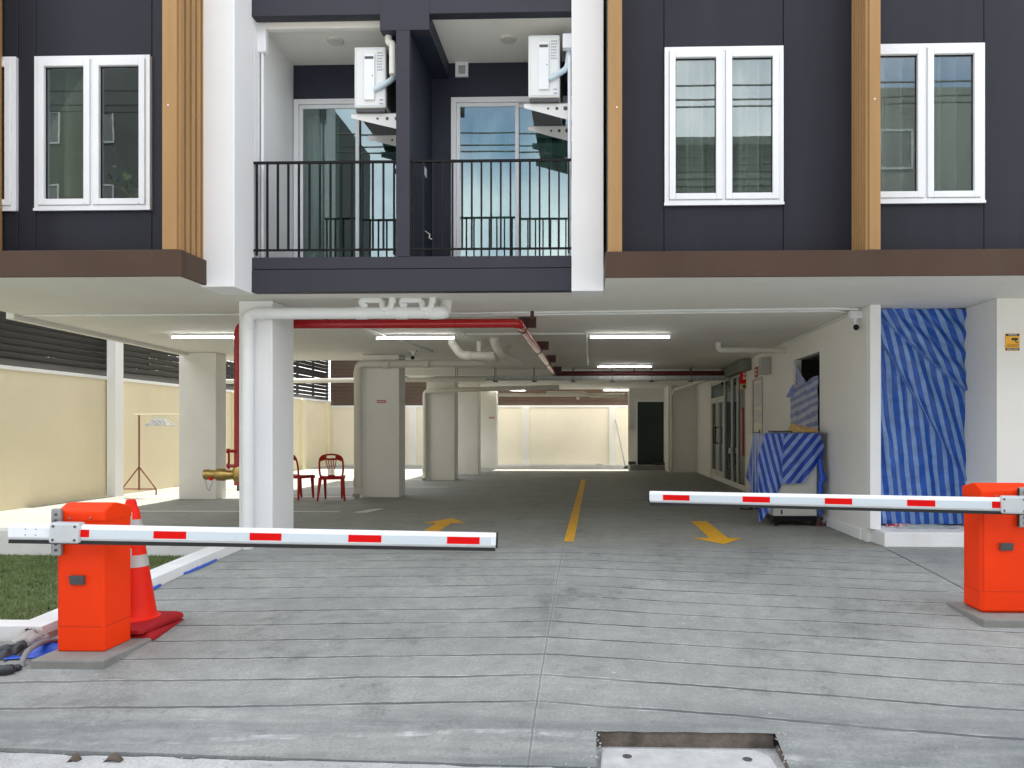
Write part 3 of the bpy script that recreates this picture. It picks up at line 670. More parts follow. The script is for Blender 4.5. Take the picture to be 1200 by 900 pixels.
louvre('louvre_screen', (BX, BY + .07, 0), (1.9, BY + .07, 0), zb_ + .06, 4.6, .13, .142, 'brownish slatted screen on top of the far end wall', 8, mat('brown louvre slat', (.10, .065, .048), .5, .15, 1))

# ------------------------------------------------------------------ barrier gates
def barrier(x0, x1, y0, zt, plinth, pl, pr, stripes_px, clamp_px, vbr_px, lock_px, label, yb, flip=False):
    """pl/pr: world ends of the boom axis; clamp etc. measured on the cabinet front"""
    zp = plinth[4]
    e = empty('barrier_gate', ((x0 + x1) / 2, y0 + .14, Zr(y0)), label, 'barrier', 'boom barriers at the car park entrance')
    MB().box(plinth[0], plinth[1], plinth[2], plinth[3], Zr(plinth[2]) - .05, zp).build('plinth', M_plinth, e, bevel=.012)
    dpt = .28; lip = zt - .045
    cb = MB(); cb.prism([(x0, y0, zp), (x0, y0 + dpt, zp), (x0, y0 + dpt, lip - .002), (x0, y0, lip - .002)], (x1 - x0, 0, 0))
    cab = cb.build('cabinet', M_orange, e, bevel=.022 if flip else .010, seg=1 if flip else 2)
    ld = MB(); ld.prism([(x0 - .004, y0 - .004, lip - .07), (x0 - .004, y0 - .004, lip), (x0 - .004, y0 + .09, zt), (x0 - .004, y0 + .13, zt), (x0 - .004, y0 + dpt + .004, lip + .01), (x0 - .004, y0 + dpt + .004, lip - .07)], (x1 - x0 + .008, 0, 0))
    ld.build('lid', M_orange, cab, bevel=.010)
    for k in (0.28, .72):
        MB().lathe((x0 + (x1 - x0) * k, y0 - .012, lip - .045), [(.001, 0), (.006, .001), (.006, .01)], 8, 'Y').build('rivet', M_grey, cab)
    sm = MB(); zs = zp + .16
    sm.box(x0 + .012, x1 - .012, y0 - .0008, y0 + .001, zs, zs + .0022); sm.box(x1 - .0008, x1 + .0008, y0 + .014, y0 + dpt - .012, zs, zs + .0022)
    sm.box(x0 - .0008, x0 + .0008, y0 + .014, y0 + dpt - .012, zs, zs + .0022); sm.box(x0 + .011, x0 + .0125, y0 - .0008, y0 + .001, zs + .0023, lip - .075); sm.build('panel_seam', mat('shadow gap red', (.25, .012, .004), .7), cab)
    a, b = onY(lock_px[0], lock_px[1], y0), onY(lock_px[2], lock_px[3], y0)
    lk = MB(); lk.prism([(a.x, y0 - .028, a.z), (b.x, y0 - .028, a.z), (b.x, y0 - .016, b.z), (a.x, y0 - .016, b.z)], (0, .027, 0)); lk.build('lock_cover', M_dgrey, cab, bevel=.003)
    # boom
    P, Q = Vector(pl), Vector(pr); ax = (Q - P).normalized(); fr = ax.cross(Vector((0, 0, 1))).normalized(); up = fr.cross(ax) * -1
    if up.z < 0: up = -up
    if fr.y > 0: fr = -fr
    hh, hd = .050, .026
    prof = [(-hd, -hh + .012), (-hd + .010, -hh), (hd - .014, -hh), (hd, -hh + .018), (hd, hh - .022), (hd - .012, hh), (-hd + .010, hh), (-hd, hh - .012)]
    bm = MB(); bm.prism([P + fr * u + up * v for u, v in prof], Q - P); boom = bm.build('boom', M_boom, e, bevel=.002)
    MB().obox((P + Q) / 2 - up * (hh + .0115) - fr * .0, (ax, fr, up), ((Q - P).length / 2 - .002, .018, .011)).build('rubber_edge', M_blackrub, boom)
    ends = ((P, -1), (Q, 1)) if not flip else ((P, -1),)
    E_, sg = ((Q, 1) if not flip else (P, -1))
    MB().prism([E_ + ax * sg * .001 + fr * u * 1.03 + up * v * 1.02 for u, v in prof], ax * sg * .012).build('end_cap', M_blackrub, boom)
    def along(px):
        """distance on the boom axis at which a picture column meets the boom front"""
        r = ray(px, 500); n = Vector((r.y, -r.x, 0)); return -(P.dot(n)) / ax.dot(n)
    lo, hi = along(stripes_px[0][0]), along(stripes_px[-1][1])
    cuts = sorted(((along(q0), along(q1)) for q0, q1 in stripes_px))
    prev = max(0.02, lo - .28 if not flip else .03)
    def patch(nm, m, s0, s1, off):
        c = P + ax * ((s0 + s1) / 2) + fr * (hd + off) - up * .002
        MB().obox(c, (ax, fr, up), ((s1 - s0) / 2, .0012, .0235)).build(nm, m, boom)
    L = (Q - P).length
    edges = [max(.02, cuts[0][0] - (.05 if not flip else .09))]
    for i, (s0, s1) in enumerate(cuts):
        patch('red_sticker', M_red, s0, s1, .0011)
        nx = cuts[i + 1][0] if i + 1 < len(cuts) else min(L - .03, s1 + .5)
        if nx - s1 > .03: patch('pale_sticker', M_boomgrey, s1 + .004, nx - .004, .0008)
    # clamp and upright bracket
    s0, s1 = along(clamp_px[0]), along(clamp_px[1]); c = P + ax * ((s0 + s1) / 2)
    cl = MB().obox(c + fr * .008, (ax, fr, up), (abs(s1 - s0) / 2, .042, .064)).build('clamp_plate', mat('pale grey clamp', (.55, .58, .60), .4, .08, 5, metal=.2), boom, bevel=.012)
    for i in (-1, 1):
        for j in (-1, 1):
            MB().lathe(c + fr * .052 + ax * i * abs(s1 - s0) * .36 + up * j * .042, [(.009, 0), (.009, .003), (.004, .004)], 8, 'Y').build('bolt', M_dgrey, boom)
    for i in (.2, .5):
        for j in (-1, 1):
            if not flip: MB().lathe(P + ax * (.06 + i * .2) + fr * (hd + .001) + up * j * .018, [(.004, 0), (.004, .002), (.003, .003)], 6, 'Y').build('bolt', M_dgrey, boom)
    a, b = onY(vbr_px[0], vbr_px[1], y0 - .02), onY(vbr_px[2], vbr_px[3], y0 - .02)
    v = MB(); v.box(a.x, b.x, y0 - .035, y0 - .006, b.z, a.z); v.box(a.x, a.x + .012, y0 - .035, y0 - .005, b.z + .001, a.z - .001)
    br = v.build('bracket', M_grey, e, bevel=.006)
    for i in (.12, .25, .75, .88):
        MB().lathe(((a.x + b.x) / 2, y0 - .040, b.z + (a.z - b.z) * i), [(.009, 0), (.009, .004), (.004, .006)], 8, 'Y').build('bolt', M_dgrey, br)
    return e
y0 = 4.67; zp = -.135
xa, xb = onY(67, 700, y0).x, onY(122, 700, y0).x
zt = onY(100, 589, y0 + .1).z
PL = onY(12, 622.5, 4.50); PR = onY(581, 633, 5.0)
barrier(xa, xb, y0, zt, (onY(35, 780, 4.5).x, onY(121, 780, 4.5).x, 4.5, 5.02, zp), PL, PR,
        ((96, 107), (182, 220), (294, 331), (409, 447.5), (524, 562)), (62, 97), (61.5, 596, 73, 651), (83.5, 674, 100, 685),
        'orange red boom barrier on the left beside the lawn and traffic cone, boom lowered', 4.6)
y0 = 5.60; zpr = -.075
xa, xb = onY(1150, 700, y0).x, onY(1150, 700, y0).x + .37
zt = onY(1160, 566, y0 + .1).z
PR = onY(1172, 591, 5.49); PL = onY(762, 582, 6.55)
dirv = (PR - PL).normalized()
barrier(xa, xb, y0, zt, (onY(1150, 720, 5.45).x, onY(1150, 720, 5.45).x + .56, 5.42, 5.98, zpr), PL, PR + dirv * .42,
        ((778, 809), (871, 903), (967, 999), (1063, 1096), (1162, 1172)), (1172, 1204), (1193, 571, 1206, 618), (1171, 636, 1186, 645),
        'orange red boom barrier at the right edge in front of the covered doorway', 5.5, True)

# ------------------------------------------------------------------ traffic cones (one stacked in the other)
q = onY(153.5, 700, 5.22); zc = Zr(5.22) + .0
def cone(z, rot, label, dx=0.):
    e = empty('traffic_cone', (q.x + dx, 5.22, z), label, 'cone', 'stacked traffic cones'); e.rotation_euler = (0, 0, 0)
    b = MB(); hs = .245; cs = []
    for k, (hf, zz) in enumerate(((hs, 0), (hs, .028), (hs * .90, .045), (hs * .74, .055))):
        for i in range(4):
            for dlt in (-.05, .05):
                a = rot + i * math.pi / 2 + math.pi / 4 + dlt; cs.append(Vector((q.x + dx + hf * 1.39 * math.cos(a), 5.22 + hf * 1.39 * math.sin(a), z + zz)))
    fs = [tuple(range(7, -1, -1)), tuple(range(24, 32))] + [(r * 8 + k, r * 8 + (k + 1) % 8, (r + 1) * 8 + (k + 1) % 8, (r + 1) * 8 + k) for r in range(3) for k in range(8)]
    b.add(cs, fs); b.build('base', M_conebase, e, bevel=.006)
    H = .90
    def rad(h): return .158 - (.158 - .034) * h
    body = MB().lathe((q.x + dx, 5.22, z + .055), [(.19, 0), (.172, .01), (rad(.03), .03)] + [(rad(t), t * (H - .06)) for t in (.2, .4, .6, .8, .98)] + [(.028, H - .055), (.022, H - .054)], 32)
    bd = body.build('body', M_cone, e, smooth=True)
    for t0, t1 in ((.50, .60), (.73, .90)):
        MB().lathe((q.x + dx, 5.22, z + .055), [(rad(t0) - .004, t0 * (H - .06)), (rad(t0) + .0025, t0 * (H - .06)), (rad(t1) + .0025, t1 * (H - .06)), (rad(t1) - .004, t1 * (H - .06))], 32).build('reflective_band', M_band, bd, smooth=True)
cone(zc - .01, R(6), 'lower of two nested red traffic cones, only its base edge showing on the concrete', .02)
cone(zc + .042, R(-3), 'upper red traffic cone with grey reflective bands nested on another beside the left barrier')

# ------------------------------------------------------------------ pipes and services under the ceiling
def pipe_thing(name, segs, m, label, cat='pipe', fit=()):
    """segs: list of (path, radius); fit: list of (point, axis dir, radius, half length) couplings"""
    f = segs[0][0][0]
    e = empty(name, Vector(f), label, cat)
    for path, r in segs: MB().tube(path, r, 14).build('pipe', m, e, smooth=True)
    for (p, ax, r, hl) in fit:
        p = Vector(p); ax = Vector(ax).normalized(); MB().tube([p - ax * hl, p - ax * (hl - .006), p + ax * (hl - .006), p + ax * hl], [r * .97, r, r, r * .97], 16).build('coupling', m, e, smooth=True)
    return e
yd = 7.96
a = onY(290, 645, yd); b = onY(290, 367.5, yd); c = onY(512, 367.5, yd)
p1 = bend([(a.x, yd, -.02), (b.x, yd, b.z), (c.x, yd, b.z)], .10)
segs = [(p1, .064)]
segs.append((bend([(c.x - .02, yd, b.z), (c.x + .06, yd, b.z), (c.x + .06, yd + .12, b.z + .02), (c.x + .06, yd + .2, ZC)], .07), .070))
fit = [((a.x, yd, b.z - .13), (0, 0, 1), .070, .04), ((b.x + .15, yd, b.z), (1, 0, 0), .070, .04), ((c.x - .03, yd, b.z), (1, 0, 0), .072, .05), ((a.x, yd, 0.05), (0, 0, 1), .068, .05)]
for px in (418, 465):
    g0, g1, g2, g3 = onY(px + 6, 352, yd), onY(px + 30, 352, yd), onY(px + 36, 362, yd), onY(px + 43, 345, yd)
    r = .032; zt_ = g0.z
    segs.append((bend([(g0.x + .03, yd, b.z + .05), (g0.x - .02, yd, zt_), (g1.x, yd, zt_), (g1.x + .01, yd - .05, g2.z - .015), (g3.x - .02, yd - .05, g2.z - .015), (g3.x, yd - .04, ZC)], .055, 7), r))
    fit += [((g0.x + .025, yd, b.z + .07), (0, 0, 1), r + .006, .03), ((g3.x, yd - .04, ZC - .03), (0, 0, 1), r + .006, .03), ((g1.x + .055, yd - .05, g2.z - .06), (0, 0, 1), .022, .02), ((g0.x, yd, b.z), (1, 0, 0), .071, .06)]
pipe_thing('drain_pipe', segs, M_pvcw, 'white drain pipe turning down the front column with two looped traps under the balcony', fit=fit)
# second column drain
yc = 13.86; a = onY(419.5, 583, yc); b = onY(419.5, 427, yc); c = onY(566, 427, yc)
pipe_thing('drain_pipe', [(bend([(a.x, yc - .10, .05), (a.x, yc, .16), (a.x, yc, b.z), (c.x, yc + .1, b.z + .03), (c.x + .3, yc + .4, ZC)], .12), .075)], M_pvc,
           'grey white drain pipe running down the left of the second column behind the chairs', fit=[((a.x, yc, .3), (0, 0, 1), .085, .07), ((a.x, yc, b.z - .2), (0, 0, 1), .085, .05), ((a.x + .55, yc, b.z), (1, 0, 0), .085, .06), ((a.x + 1.3, yc, b.z + .01), (1, 0, 0), .085, .06)])
yc3 = 18.55; a = onY(498, 563, yc3)
pipe_thing('drain_pipe', [(bend([(a.x, yc3 - .1, .04), (a.x, yc3, .16), (a.x, yc3, 2.25), (a.x + .9, yc3, 2.30), (a.x + 3.4, yc3, 2.36)], .1), .06)], M_pvc, 'thin cream drain pipe down the left edge of the third column', fit=[((a.x, yc3, .3), (0, 0, 1), .07, .06)])
# cluster of hanging drains between the tube lights
yk = 11.6
a, b, c = onY(530, 402, yk), onY(541, 417, yk), onY(580, 417, yk)
d_, e_ = onY(580, 398, yk - .1), onY(603, 428, yk + .9)
segs = [(bend([(a.x, yk, ZC), (a.x, yk, a.z), (b.x, yk, b.z), (c.x, yk, c.z)], .10), .068),
        (bend([(d_.x, yk - .1, ZC), (d_.x, yk - .1, d_.z - .06), (d_.x + .06, yk, c.z + .04), (d_.x + .28, yk + 1.0, c.z - .03)], .10), .070),
        (bend([(onY(561, 400, yk).x, yk + .1, ZC), (onY(561, 400, yk).x, yk + .1, c.z + .06)], .05), .045),
        (bend([(onY(552, 420, yk).x, yk + .2, c.z), (onY(570, 428, yk).x, yk + .5, c.z - .06), (onY(580, 424, yk).x, yk + .7, c.z + .05), (onY(590, 424, yk).x, yk + .9, ZC)], .1), .05)]
pipe_thing('drain_pipe', segs, M_pvc, 'cluster of elbowed cream drain pipes hanging between the tube lights', fit=[((b.x + .10, yk, b.z), (1, 0, 0), .078, .05), ((d_.x, yk - .1, d_.z + .02), (0, 0, 1), .080, .05), ((c.x - .06, yk, c.z), (1, 0, 0), .078, .05)])
# stub drain at the right wall
ys_ = 12.15; a, b = onY(842, 404, ys_), onY(852, 410, ys_)
pipe_thing('drain_pipe', [(bend([(a.x, ys_, ZC), (a.x, ys_, b.z), (WX + .01, ys_, b.z - .015)], .12), .048)], M_pvc, 'short cream drain pipe dropping from the ceiling into the right wall', fit=[((onY(870, 410, ys_).x, ys_, b.z), (1, 0, 0), .056, .02)])
# rear run left of the second column
pipe_thing('drain_pipe', [([(-8.9, 16.9, 2.40), (-4.6, 16.9, 2.44), (-2.4, 16.9, 2.44)], .055)], M_pvc, 'long level cream pipe crossing the open yard behind the chairs')
# far pipes near the end wall
fp = [(bend([(-2.9, 25.4, 2.62), (-1.9, 25.4, 2.62), (-.6, 25.4, 2.62)], .05), .06), (bend([(-2.2, 25.1, 2.5), (-.2, 25.1, 2.5), (0.2, 25.1, 2.6), (1.2, 25.1, 2.6)], .08), .06)]
pipe_thing('drain_pipe', [(bend([(-3.0, 23.7, 2.40), (1.1, 23.7, 2.40)], .05), .05), (bend([(-1.4, 23.4, 2.45), (-.2, 23.4, 2.45), (0, 23.5, 2.36), (1.1, 23.5, 2.36)], .1), .055), (bend([(-.4, 23.7, 2.40), (-.4, 23.7, 2.25)], .05), .05)], M_pvc, 'cream drain pipes slung along the ceiling edge near the far wall')
a = onY(787, 480, 22.4)
pipe_thing('drain_pipe', [([(a.x, 22.4, .0), (a.x, 22.4, 2.6)], .035), (bend([(a.x, 22.4, 2.3), (a.x - .02, 21.5, 2.45), (a.x + .5, 19.0, 2.55)], .1), .035)], M_pvc, 'thin pale pipe on the corner beside the dark green door')
# red fire main
yf = 8.86; a = onY(280, 575, yf); b = onY(280, 380, yf); c = onY(608, 380.5, yf)
e = empty('fire_pipe', (a.x, yf, .7), 'glossy red fire main with brass hose inlet, clamped under the ceiling behind the front column', 'pipe')
far = onZ(650, 438, b.z); far.z = b.z
MB().tube(bend([(a.x, yf, .62), (b.x, yf, b.z), (c.x, yf, b.z), (far.x, far.y + .05, b.z)], .13), .056, 16).build('pipe', M_firered, e, smooth=True)
for t in (.06, .38, .66, .97):
    p = Vector((c.x, yf, b.z)).lerp(Vector((far.x, far.y, b.z)), t); MB().box(p.x - .05, p.x + .17, p.y - .03, p.y + .03, b.z + .01, ZC - .002).build('clamp', M_maroon, e)
    ax = (Vector((far.x, far.y, 0)) - Vector((c.x, yf, 0))).normalized(); MB().tube([p - ax * .04, p + ax * .04], .062, 14).build('coupling', M_maroon, e)
for x in (-3.2, -1.9, -.7):
    MB().box(x - .02, x + .02, yf - .02, yf + .02, b.z + .056, ZC).build('hanger', M_maroon, e)
for x in (-.4, 1.0, 2.3): MB().box(x - .015, x + .015, far.y - .015, far.y + .015, b.z + .056, ZC).build('hanger', M_maroon, e)
MB().tube([(far.x - .03, far.y, b.z), (WX + .2, far.y, b.z)], .058, 14).build('branch_pipe', mat('shaded fire pipe red', (.085, .004, .006), .4, .1), e, smooth=True)  # far run of the red main, its shade put into a darker colour
zv = onY(270, 556, yf).z; xv = a.x
vb = MB(); vb.tube([(xv, yf, .62), (xv, yf, zv + .10)], .05, 12); vb.lathe((xv, yf, zv), [(.001, -.11), (.05, -.10), (.075, -.04), (.075, .05), (.05, .11), (.001, .12)], 16); vb.build('check_valve', M_brass, e, smooth=True)
x_end = onY(240, 556, yf).x
ib = MB(); L = xv - x_end
prof = [(.001, 0), (.062, .002), (.066, .05), (.058, .06), (.058, L * .35), (.075, L * .38), (.078, L * .58), (.055, L * .66), (.05, L)]
ib.lathe((x_end, yf, zv), prof, 18, 'X'); inlet = ib.build('hose_inlet', M_brass, e, smooth=True)
MB().lathe((x_end + .10, yf - .06, zv - .05), [(.001, 0), (.022, .002), (.022, .02)], 10, 'Y').build('red_tag', M_red, inlet)
MB().tube(bend([(x_end + .02, yf - .03, zv - .06), (x_end + .05, yf - .03, zv - .18), (x_end + .07, yf - .03, zv - .20), (x_end + .12, yf - .03, zv - .06)], .03), .004, 5).build('chain', M_grey, inlet)
MB().tube([(xv - .01, yf, zv - .10), (xv - .01, yf, zv - .20)], .016, 8).build('drain_cock', M_dgrey, inlet)
vt = MB(); z1 = onY(277, 538, yf).z
for zz in (z1 + .10, z1 - .08): vt.tube([(xv, yf - .05, zz), (xv - .10, yf - .05, zz)], .020, 8); vt.lathe((xv - .11, yf - .05, zz), [(.030, -.008), (.030, .008)], 10, 'X')
vt.tube([(xv - .10, yf - .05, z1 - .12), (xv - .10, yf - .05, z1 + .13)], .014, 8); vt.build('test_valve', M_firered, e)
# cable tray
e = empty('cable_tray', (0, 17.0, 2.4), 'galvanised perforated cable tray hung across the car park under the ceiling beam', 'cable tray')
tz = onY(600, 446, 17.0).z
t_ = MB(); t_.box(-3.6, WX, 16.92, 17.12, tz, tz + .004); t_.box(-3.6, WX, 16.92, 16.925, tz + .004, tz + .10); t_.box(-3.6, WX, 17.115, 17.12, tz + .004, tz + .10); t_.build('tray', M_galv, e)
pf = MB()
for k in range(100): x = -3.5 + k * .066; pf.box(x, x + .035, 16.917, 16.9195, tz + .015, tz + .03)
pf.build('slot_row', M_dgrey, e)
for x in (-3.1, -2.2, -1.3, -.4, .5, 1.4, 2.3):
    hg = MB(); hg.box(x - .006, x + .006, 16.90, 16.912, tz - .03, ZC); hg.box(x - .006, x + .006, 17.13, 17.142, tz - .03, ZC); hg.box(x - .05, x + .05, 16.90, 17.142, tz - .03, tz - .008); hg.build('hanger', M_dgrey, e)
# duct along the top of the right wall
tag(MB().box(WX - .14, WX - .001, onW(880), 17.3, 2.48, 2.70).build('trunking', mat('grey green trunking', (.16, .18, .155), .6)), 'grey green trunking along the top of the right wall above the white door', 'trunking')
# conduits on the ceiling
def conduit(paths, r, label, clips=()):
    e = empty('conduit', Vector(paths[0][0]), label, 'conduit')
    for p in paths: MB().tube(p, r, 8).build('tube', M_pvcw, e, smooth=True)
    for c in clips: MB().box(c[0] - .012, c[0] + .012, c[1] - .025, c[1] + .025, ZC - .03, ZC - .001).build('clip', M_pvcw, e)
ycn = 8.95
q = onZ(905, 409, 2.66)
conduit([bend([(-2.0, ycn + .16, ZC - .014), (WX - .25, ycn - .10, ZC - .014), (WX - .03, ycn + .1, ZC - .014), (WX - .03, 12.2, ZC - .02)], .12),
         bend([(-2.0, ycn - .02, ZC - .014), (WX - .3, ycn - .28, ZC - .014), (WX - .06, ycn - .24, ZC - .02)], .08)], .013,
        'pair of thin cream conduits crossing the front ceiling to the wall camera', [(x, ycn - .02 - .1 * (x + 2) / 5) for x in (-1.2, 0., 1.3, 2.4)])
conduit([[(-7.0, 8.92, ZC - .014), (-3.9, 8.92, ZC - .014)]], .013, 'thin cream conduit along the ceiling edge left of the front column', [(-6, 8.92), (-5, 8.92)])
conduit([[(-2.0, 10.85, ZC - .014), (-.05, 10.85, ZC - .014)], bend([(-.06, 10.85, ZC - .014), (-.06, 16.0, ZC - .014), (.2, 16.0, ZC - .014)], .05), bend([(-3.2, 9.6, ZC - .014), (-2.85, 13.3, ZC - .014)], .05), bend([(-2.0, 9.3, ZC - .02), (-1.75, 11.8, ZC - .02)], .05)], .014, 'thin cream conduits linking the ceiling tube lights', [(-1, 10.85)])
# tube lights
def tubelight(c, label, first=None):
    if first is not None:
        o = copy_tree(first, loc=c); o['label'] = label; return o
    e = empty('tube_light', c, label, 'ceiling light', 'ceiling tube lights')
    x, y, z = c
    MB().box(x - .61, x + .61, y - .03, y + .03, z, z + .035).build('housing', M_white, e, bevel=.004)
    MB().tube([(x - .585, y, z - .018), (x + .585, y, z - .018)], .011, 10).build('tube', M_tube, e, smooth=True)
    for s in (-1, 1): MB().box(x + s * .595 - .012, x + s * .595 + .012, y - .018, y + .018, z - .036, z).build('lamp_holder', M_white, e)
    return e
LZ = ZC - .036
l0 = onZ(738, 394, LZ); t0 = tubelight((l0.x, l0.y, LZ), 'lit tube light on the ceiling nearest the street, right of the red pipe')
for (px, py, z, lb) in ((487, 395, LZ, 'lit tube light below the red pipe just right of the front column'), (247, 394, LZ, 'lit tube light on the ceiling left of the front column'), (732, 429, LZ, 'lit tube light in the middle just before the dark cable tray'),
                        (727, 458.5, 2.583, 'lit tube light on the far ceiling above the dark green door'), (598, 458.5, 2.583, 'lit tube light at the far end above the pale end wall')):
    p = onZ(px, py, z); tubelight((p.x, min(p.y, 24.0), z), lb, t0)
# cameras
def cctv(c, label, arm=True, first=None, rot=0.):
    if first is not None:
        o = copy_tree(first, loc=c, rot=(0, 0, rot)); o['label'] = label; return o
    e = empty('security_camera', c, label, 'security camera', 'small security cameras'); x, y, z = c
    MB().lathe((x, y, z - .03), [(.032, 0), (.032, .03)], 18).build('mount', M_white, e)
    MB().lathe((x, y, z - .07), [(.016, 0), (.016, .04)], 14).build('neck', M_white, e)
    n = 14; prof = [(.040 * math.sin(math.pi * k / n) + .001, -.040 * math.cos(math.pi * k / n)) for k in range(n + 1)]
    MB().lathe((x, y, z - .10), prof, 18).build('dome', M_white, e, smooth=True)
    MB().lathe((x, y - .028, z - .103), [(.001, -.018), (.028, -.014), (.036, 0)], 16, 'Y').build('lens', M_black, e)
    return e
k0 = onY(1007, 363, 8.5)
jb = MB().box(WX - .14, WX - .001, 8.74, 8.84, 2.60, 2.69)
tag(jb.build('junction_box', M_white, bevel=.006), 'small white junction box at the corner above the wall camera', 'box')
c0 = cctv((WX - .07, 8.79, 2.60), 'white dome camera with black lens high on the right wall near the striped tarpaulin')
p = onY(484, 414, 13.3); cctv((p.x, 13.3, p.z + .02), 'dome camera under the ceiling right of the second column', first=c0)
MB_ = MB().box(p.x - .06, p.x + .06, 13.24, 13.36, p.z + .02, ZC); tag(MB_.build('junction_box', M_pvc), 'cream junction box holding the camera by the second column', 'box')
p = onX(846, 447, WX - .1); cctv((p.x, p.y, p.z + .05), 'far dome camera above the lobby glass doors', first=c0)
# wall boxes, signs and alarm on the right wall
q0, q1 = onX(903, 409, WX), onX(891.5, 433, WX)
tag(MB().box(WX - .16, WX + .012, q0.y, q0.y + .22, 2.28, 2.58).build('junction_box', mat('grey pvc box', (.42, .41, .40), .5), bevel=.006), 'grey square box on the right wall beside the white door', 'box')
def sign(name, c, wd, ht, nrm, layers, label, cat='sign'):
    """flat sign; layers = (u0,u1,v0,v1,material) in 0..1"""
    nrm = Vector(nrm); ux = Vector((0, 0, 1)).cross(nrm).normalized(); c = Vector(c)
    e = empty(name, c, label, cat)
    MB().obox(c + nrm * .003, (ux, Vector((0, 0, 1)), nrm), (wd / 2, ht / 2, .003)).build('plate', layers[0], e)
    for i, (u0, u1, v0, v1, m) in enumerate(layers[1:]):
        MB().obox(c + nrm * (.0065 + .0004 * i) + ux * ((u0 + u1) / 2 - .5) * wd + Vector((0, 0, 1)) * ((v0 + v1) / 2 - .5) * ht, (ux, Vector((0, 0, 1)), nrm), ((u1 - u0) / 2 * wd, (v1 - v0) / 2 * ht, .0006)).build('print', m, e)
    return e
q0, q1 = onY(1178, 391, 8.118), onY(1194.5, 411, 8.118)
cc = (q0 + q1) / 2; cc.y = 8.119
M_sb = mat('sign black', (.02, .015, .012), .5)
lay = [M_signy, (0.02, .98, .86, .98, M_sb), (.02, .98, .02, .15, M_sb)]
for i in range(7): lay.append((.22 + i * .085, .275 + i * .085, .90, .945, M_signw))
for i in range(8): lay.append((.12 + i * .09 + (.05 if i > 3 else 0), .18 + i * .09 + (.05 if i > 3 else 0), .06, .11, M_signw))
for r_ in (0, 1): [lay.append((.10 + i * .068, .15 + i * .068, .24 + r_ * .075, .275 + r_ * .075, mat('sign brown', (.25, .09, .01), .5))) for i in range(12)]
sg = sign('warning_sign', cc, q1.x - q0.x, q0.z - q1.z, (0, -1, 0), lay, 'yellow and black security camera warning sign on the pale wall at the right edge')
W_, H_ = q1.x - q0.x, q0.z - q1.z
cg = MB(); o_ = Vector((cc.x, 8.1115, cc.z))
def sp(u, v): return (o_.x + (u - .5) * W_, o_.y, o_.z + (v - .5) * H_)
cg.prism([sp(.40, .66), (sp(.45, .74)), sp(.80, .76), sp(.90, .68), sp(.86, .60), sp(.48, .60)], (0, .0015, 0)); cg.prism([sp(.66, .61), sp(.74, .61), sp(.78, .52), sp(.94, .50), sp(.94, .46), sp(.72, .46)], (0, .0014, 0))
cg.build('camera_picture', M_sb, sg)
p = onY(447, 470.5, 13.949)
sign('notice_sticker', p, .17, .055, (0, -1, 0), [M_signr] + [(.08 + i * .105, .15 + i * .105, .28, .72, M_signw) for i in range(8)], 'small red notice sticker on the second column behind the chair')
p = onY(576, 489.5, 23.999)
sign('notice_sticker', p, .18, .05, (0, -1, 0), [M_signr] + [(.1 + i * .13, .18 + i * .13, .3, .7, M_signw) for i in range(6)], 'tiny red notice sticker on the farthest column')
q0, q1 = onX(889, 429, WX), onX(884, 442, WX)
p = onX(886.5, 436, WX + .012)
sign('exit_plate', p, .30, .20, (-1, 0, 0), [M_signr] + [*[(.12 + i * .14, .20 + i * .14, .58 - .34 * j, .76 - .34 * j, M_signw) for i in range(6) for j in (0, 1)]], 'small dark red sign plate on the wall above the white door')
# alarm box on its arm
ya = 15.3; q0, q1 = onY(868, 434, ya), onY(876.5, 456, ya)
e = empty('fire_alarm', ((q0.x + q1.x) / 2, ya, q1.z), 'red fire alarm box with yellow base on a short arm off the right wall', 'alarm')
zm = q1.z + (q0.z - q1.z) * .30
MB().box(q0.x, q1.x, ya, ya + .09, zm, q0.z).build('alarm_box', M_red, e, bevel=.008); MB().box(q0.x, q1.x, ya, ya + .09, q1.z, zm - .002).build('sounder', mat('pale yellow plastic', (.62, .50, .22), .5), e, bevel=.008)
for t in (.42, .72): MB().box((q0.x + q1.x) / 2 - .030, (q0.x + q1.x) / 2 + .030, ya - .006, ya - .001, zm + (q0.z - zm) * (t - .1), zm + (q0.z - zm) * (t + .1)).build('strobe_lens', M_signw, e)
MB().lathe(((q0.x + q1.x) / 2, ya - .008, (q1.z + zm) / 2), [(.001, 0), (.035, .001), (.035, .008)], 12, 'Y').build('push_button', M_dgrey, e)
MB().tube([(q1.x, ya + .05, zm + .12), (WX + .02, ya + .05, zm + .10)], .012, 6).build('arm', M_dgrey, e)
# red vertical hose rack bar
y = onW(871); tag(MB().box(WX - .03, WX + .008, y - .03, y + .03, .75, 1.75).build('red_post', M_firered, bevel=.004), 'narrow red upright bar on the dark panel beside the lobby doors', 'bar')
p = onX(857, 528, WX); tag(MB().box(WX - .05, WX + .009, p.y - .05, p.y + .05, p.z - .06, p.z + .06).build('card_reader', M_signw, bevel=.004), 'small white card reader on the lobby door post', 'card reader')
for px, x0 in ((736, None),):
    p = onY(738.5, 501, 23.9); tag(MB().box(p.x - .07, p.x + .09, 23.84, 23.897, p.z - .09, p.z + .09).build('electric_box', M_pvc, bevel=.005), 'small cream electric box left of the dark green door', 'box')
    MBt = MB().tube([(p.x, 23.87, p.z + .09), (p.x, 23.87, 2.62)], .014, 8); tag(MBt.build('conduit', M_pvc), 'thin cream conduit rising from the box beside the dark green door', 'conduit')

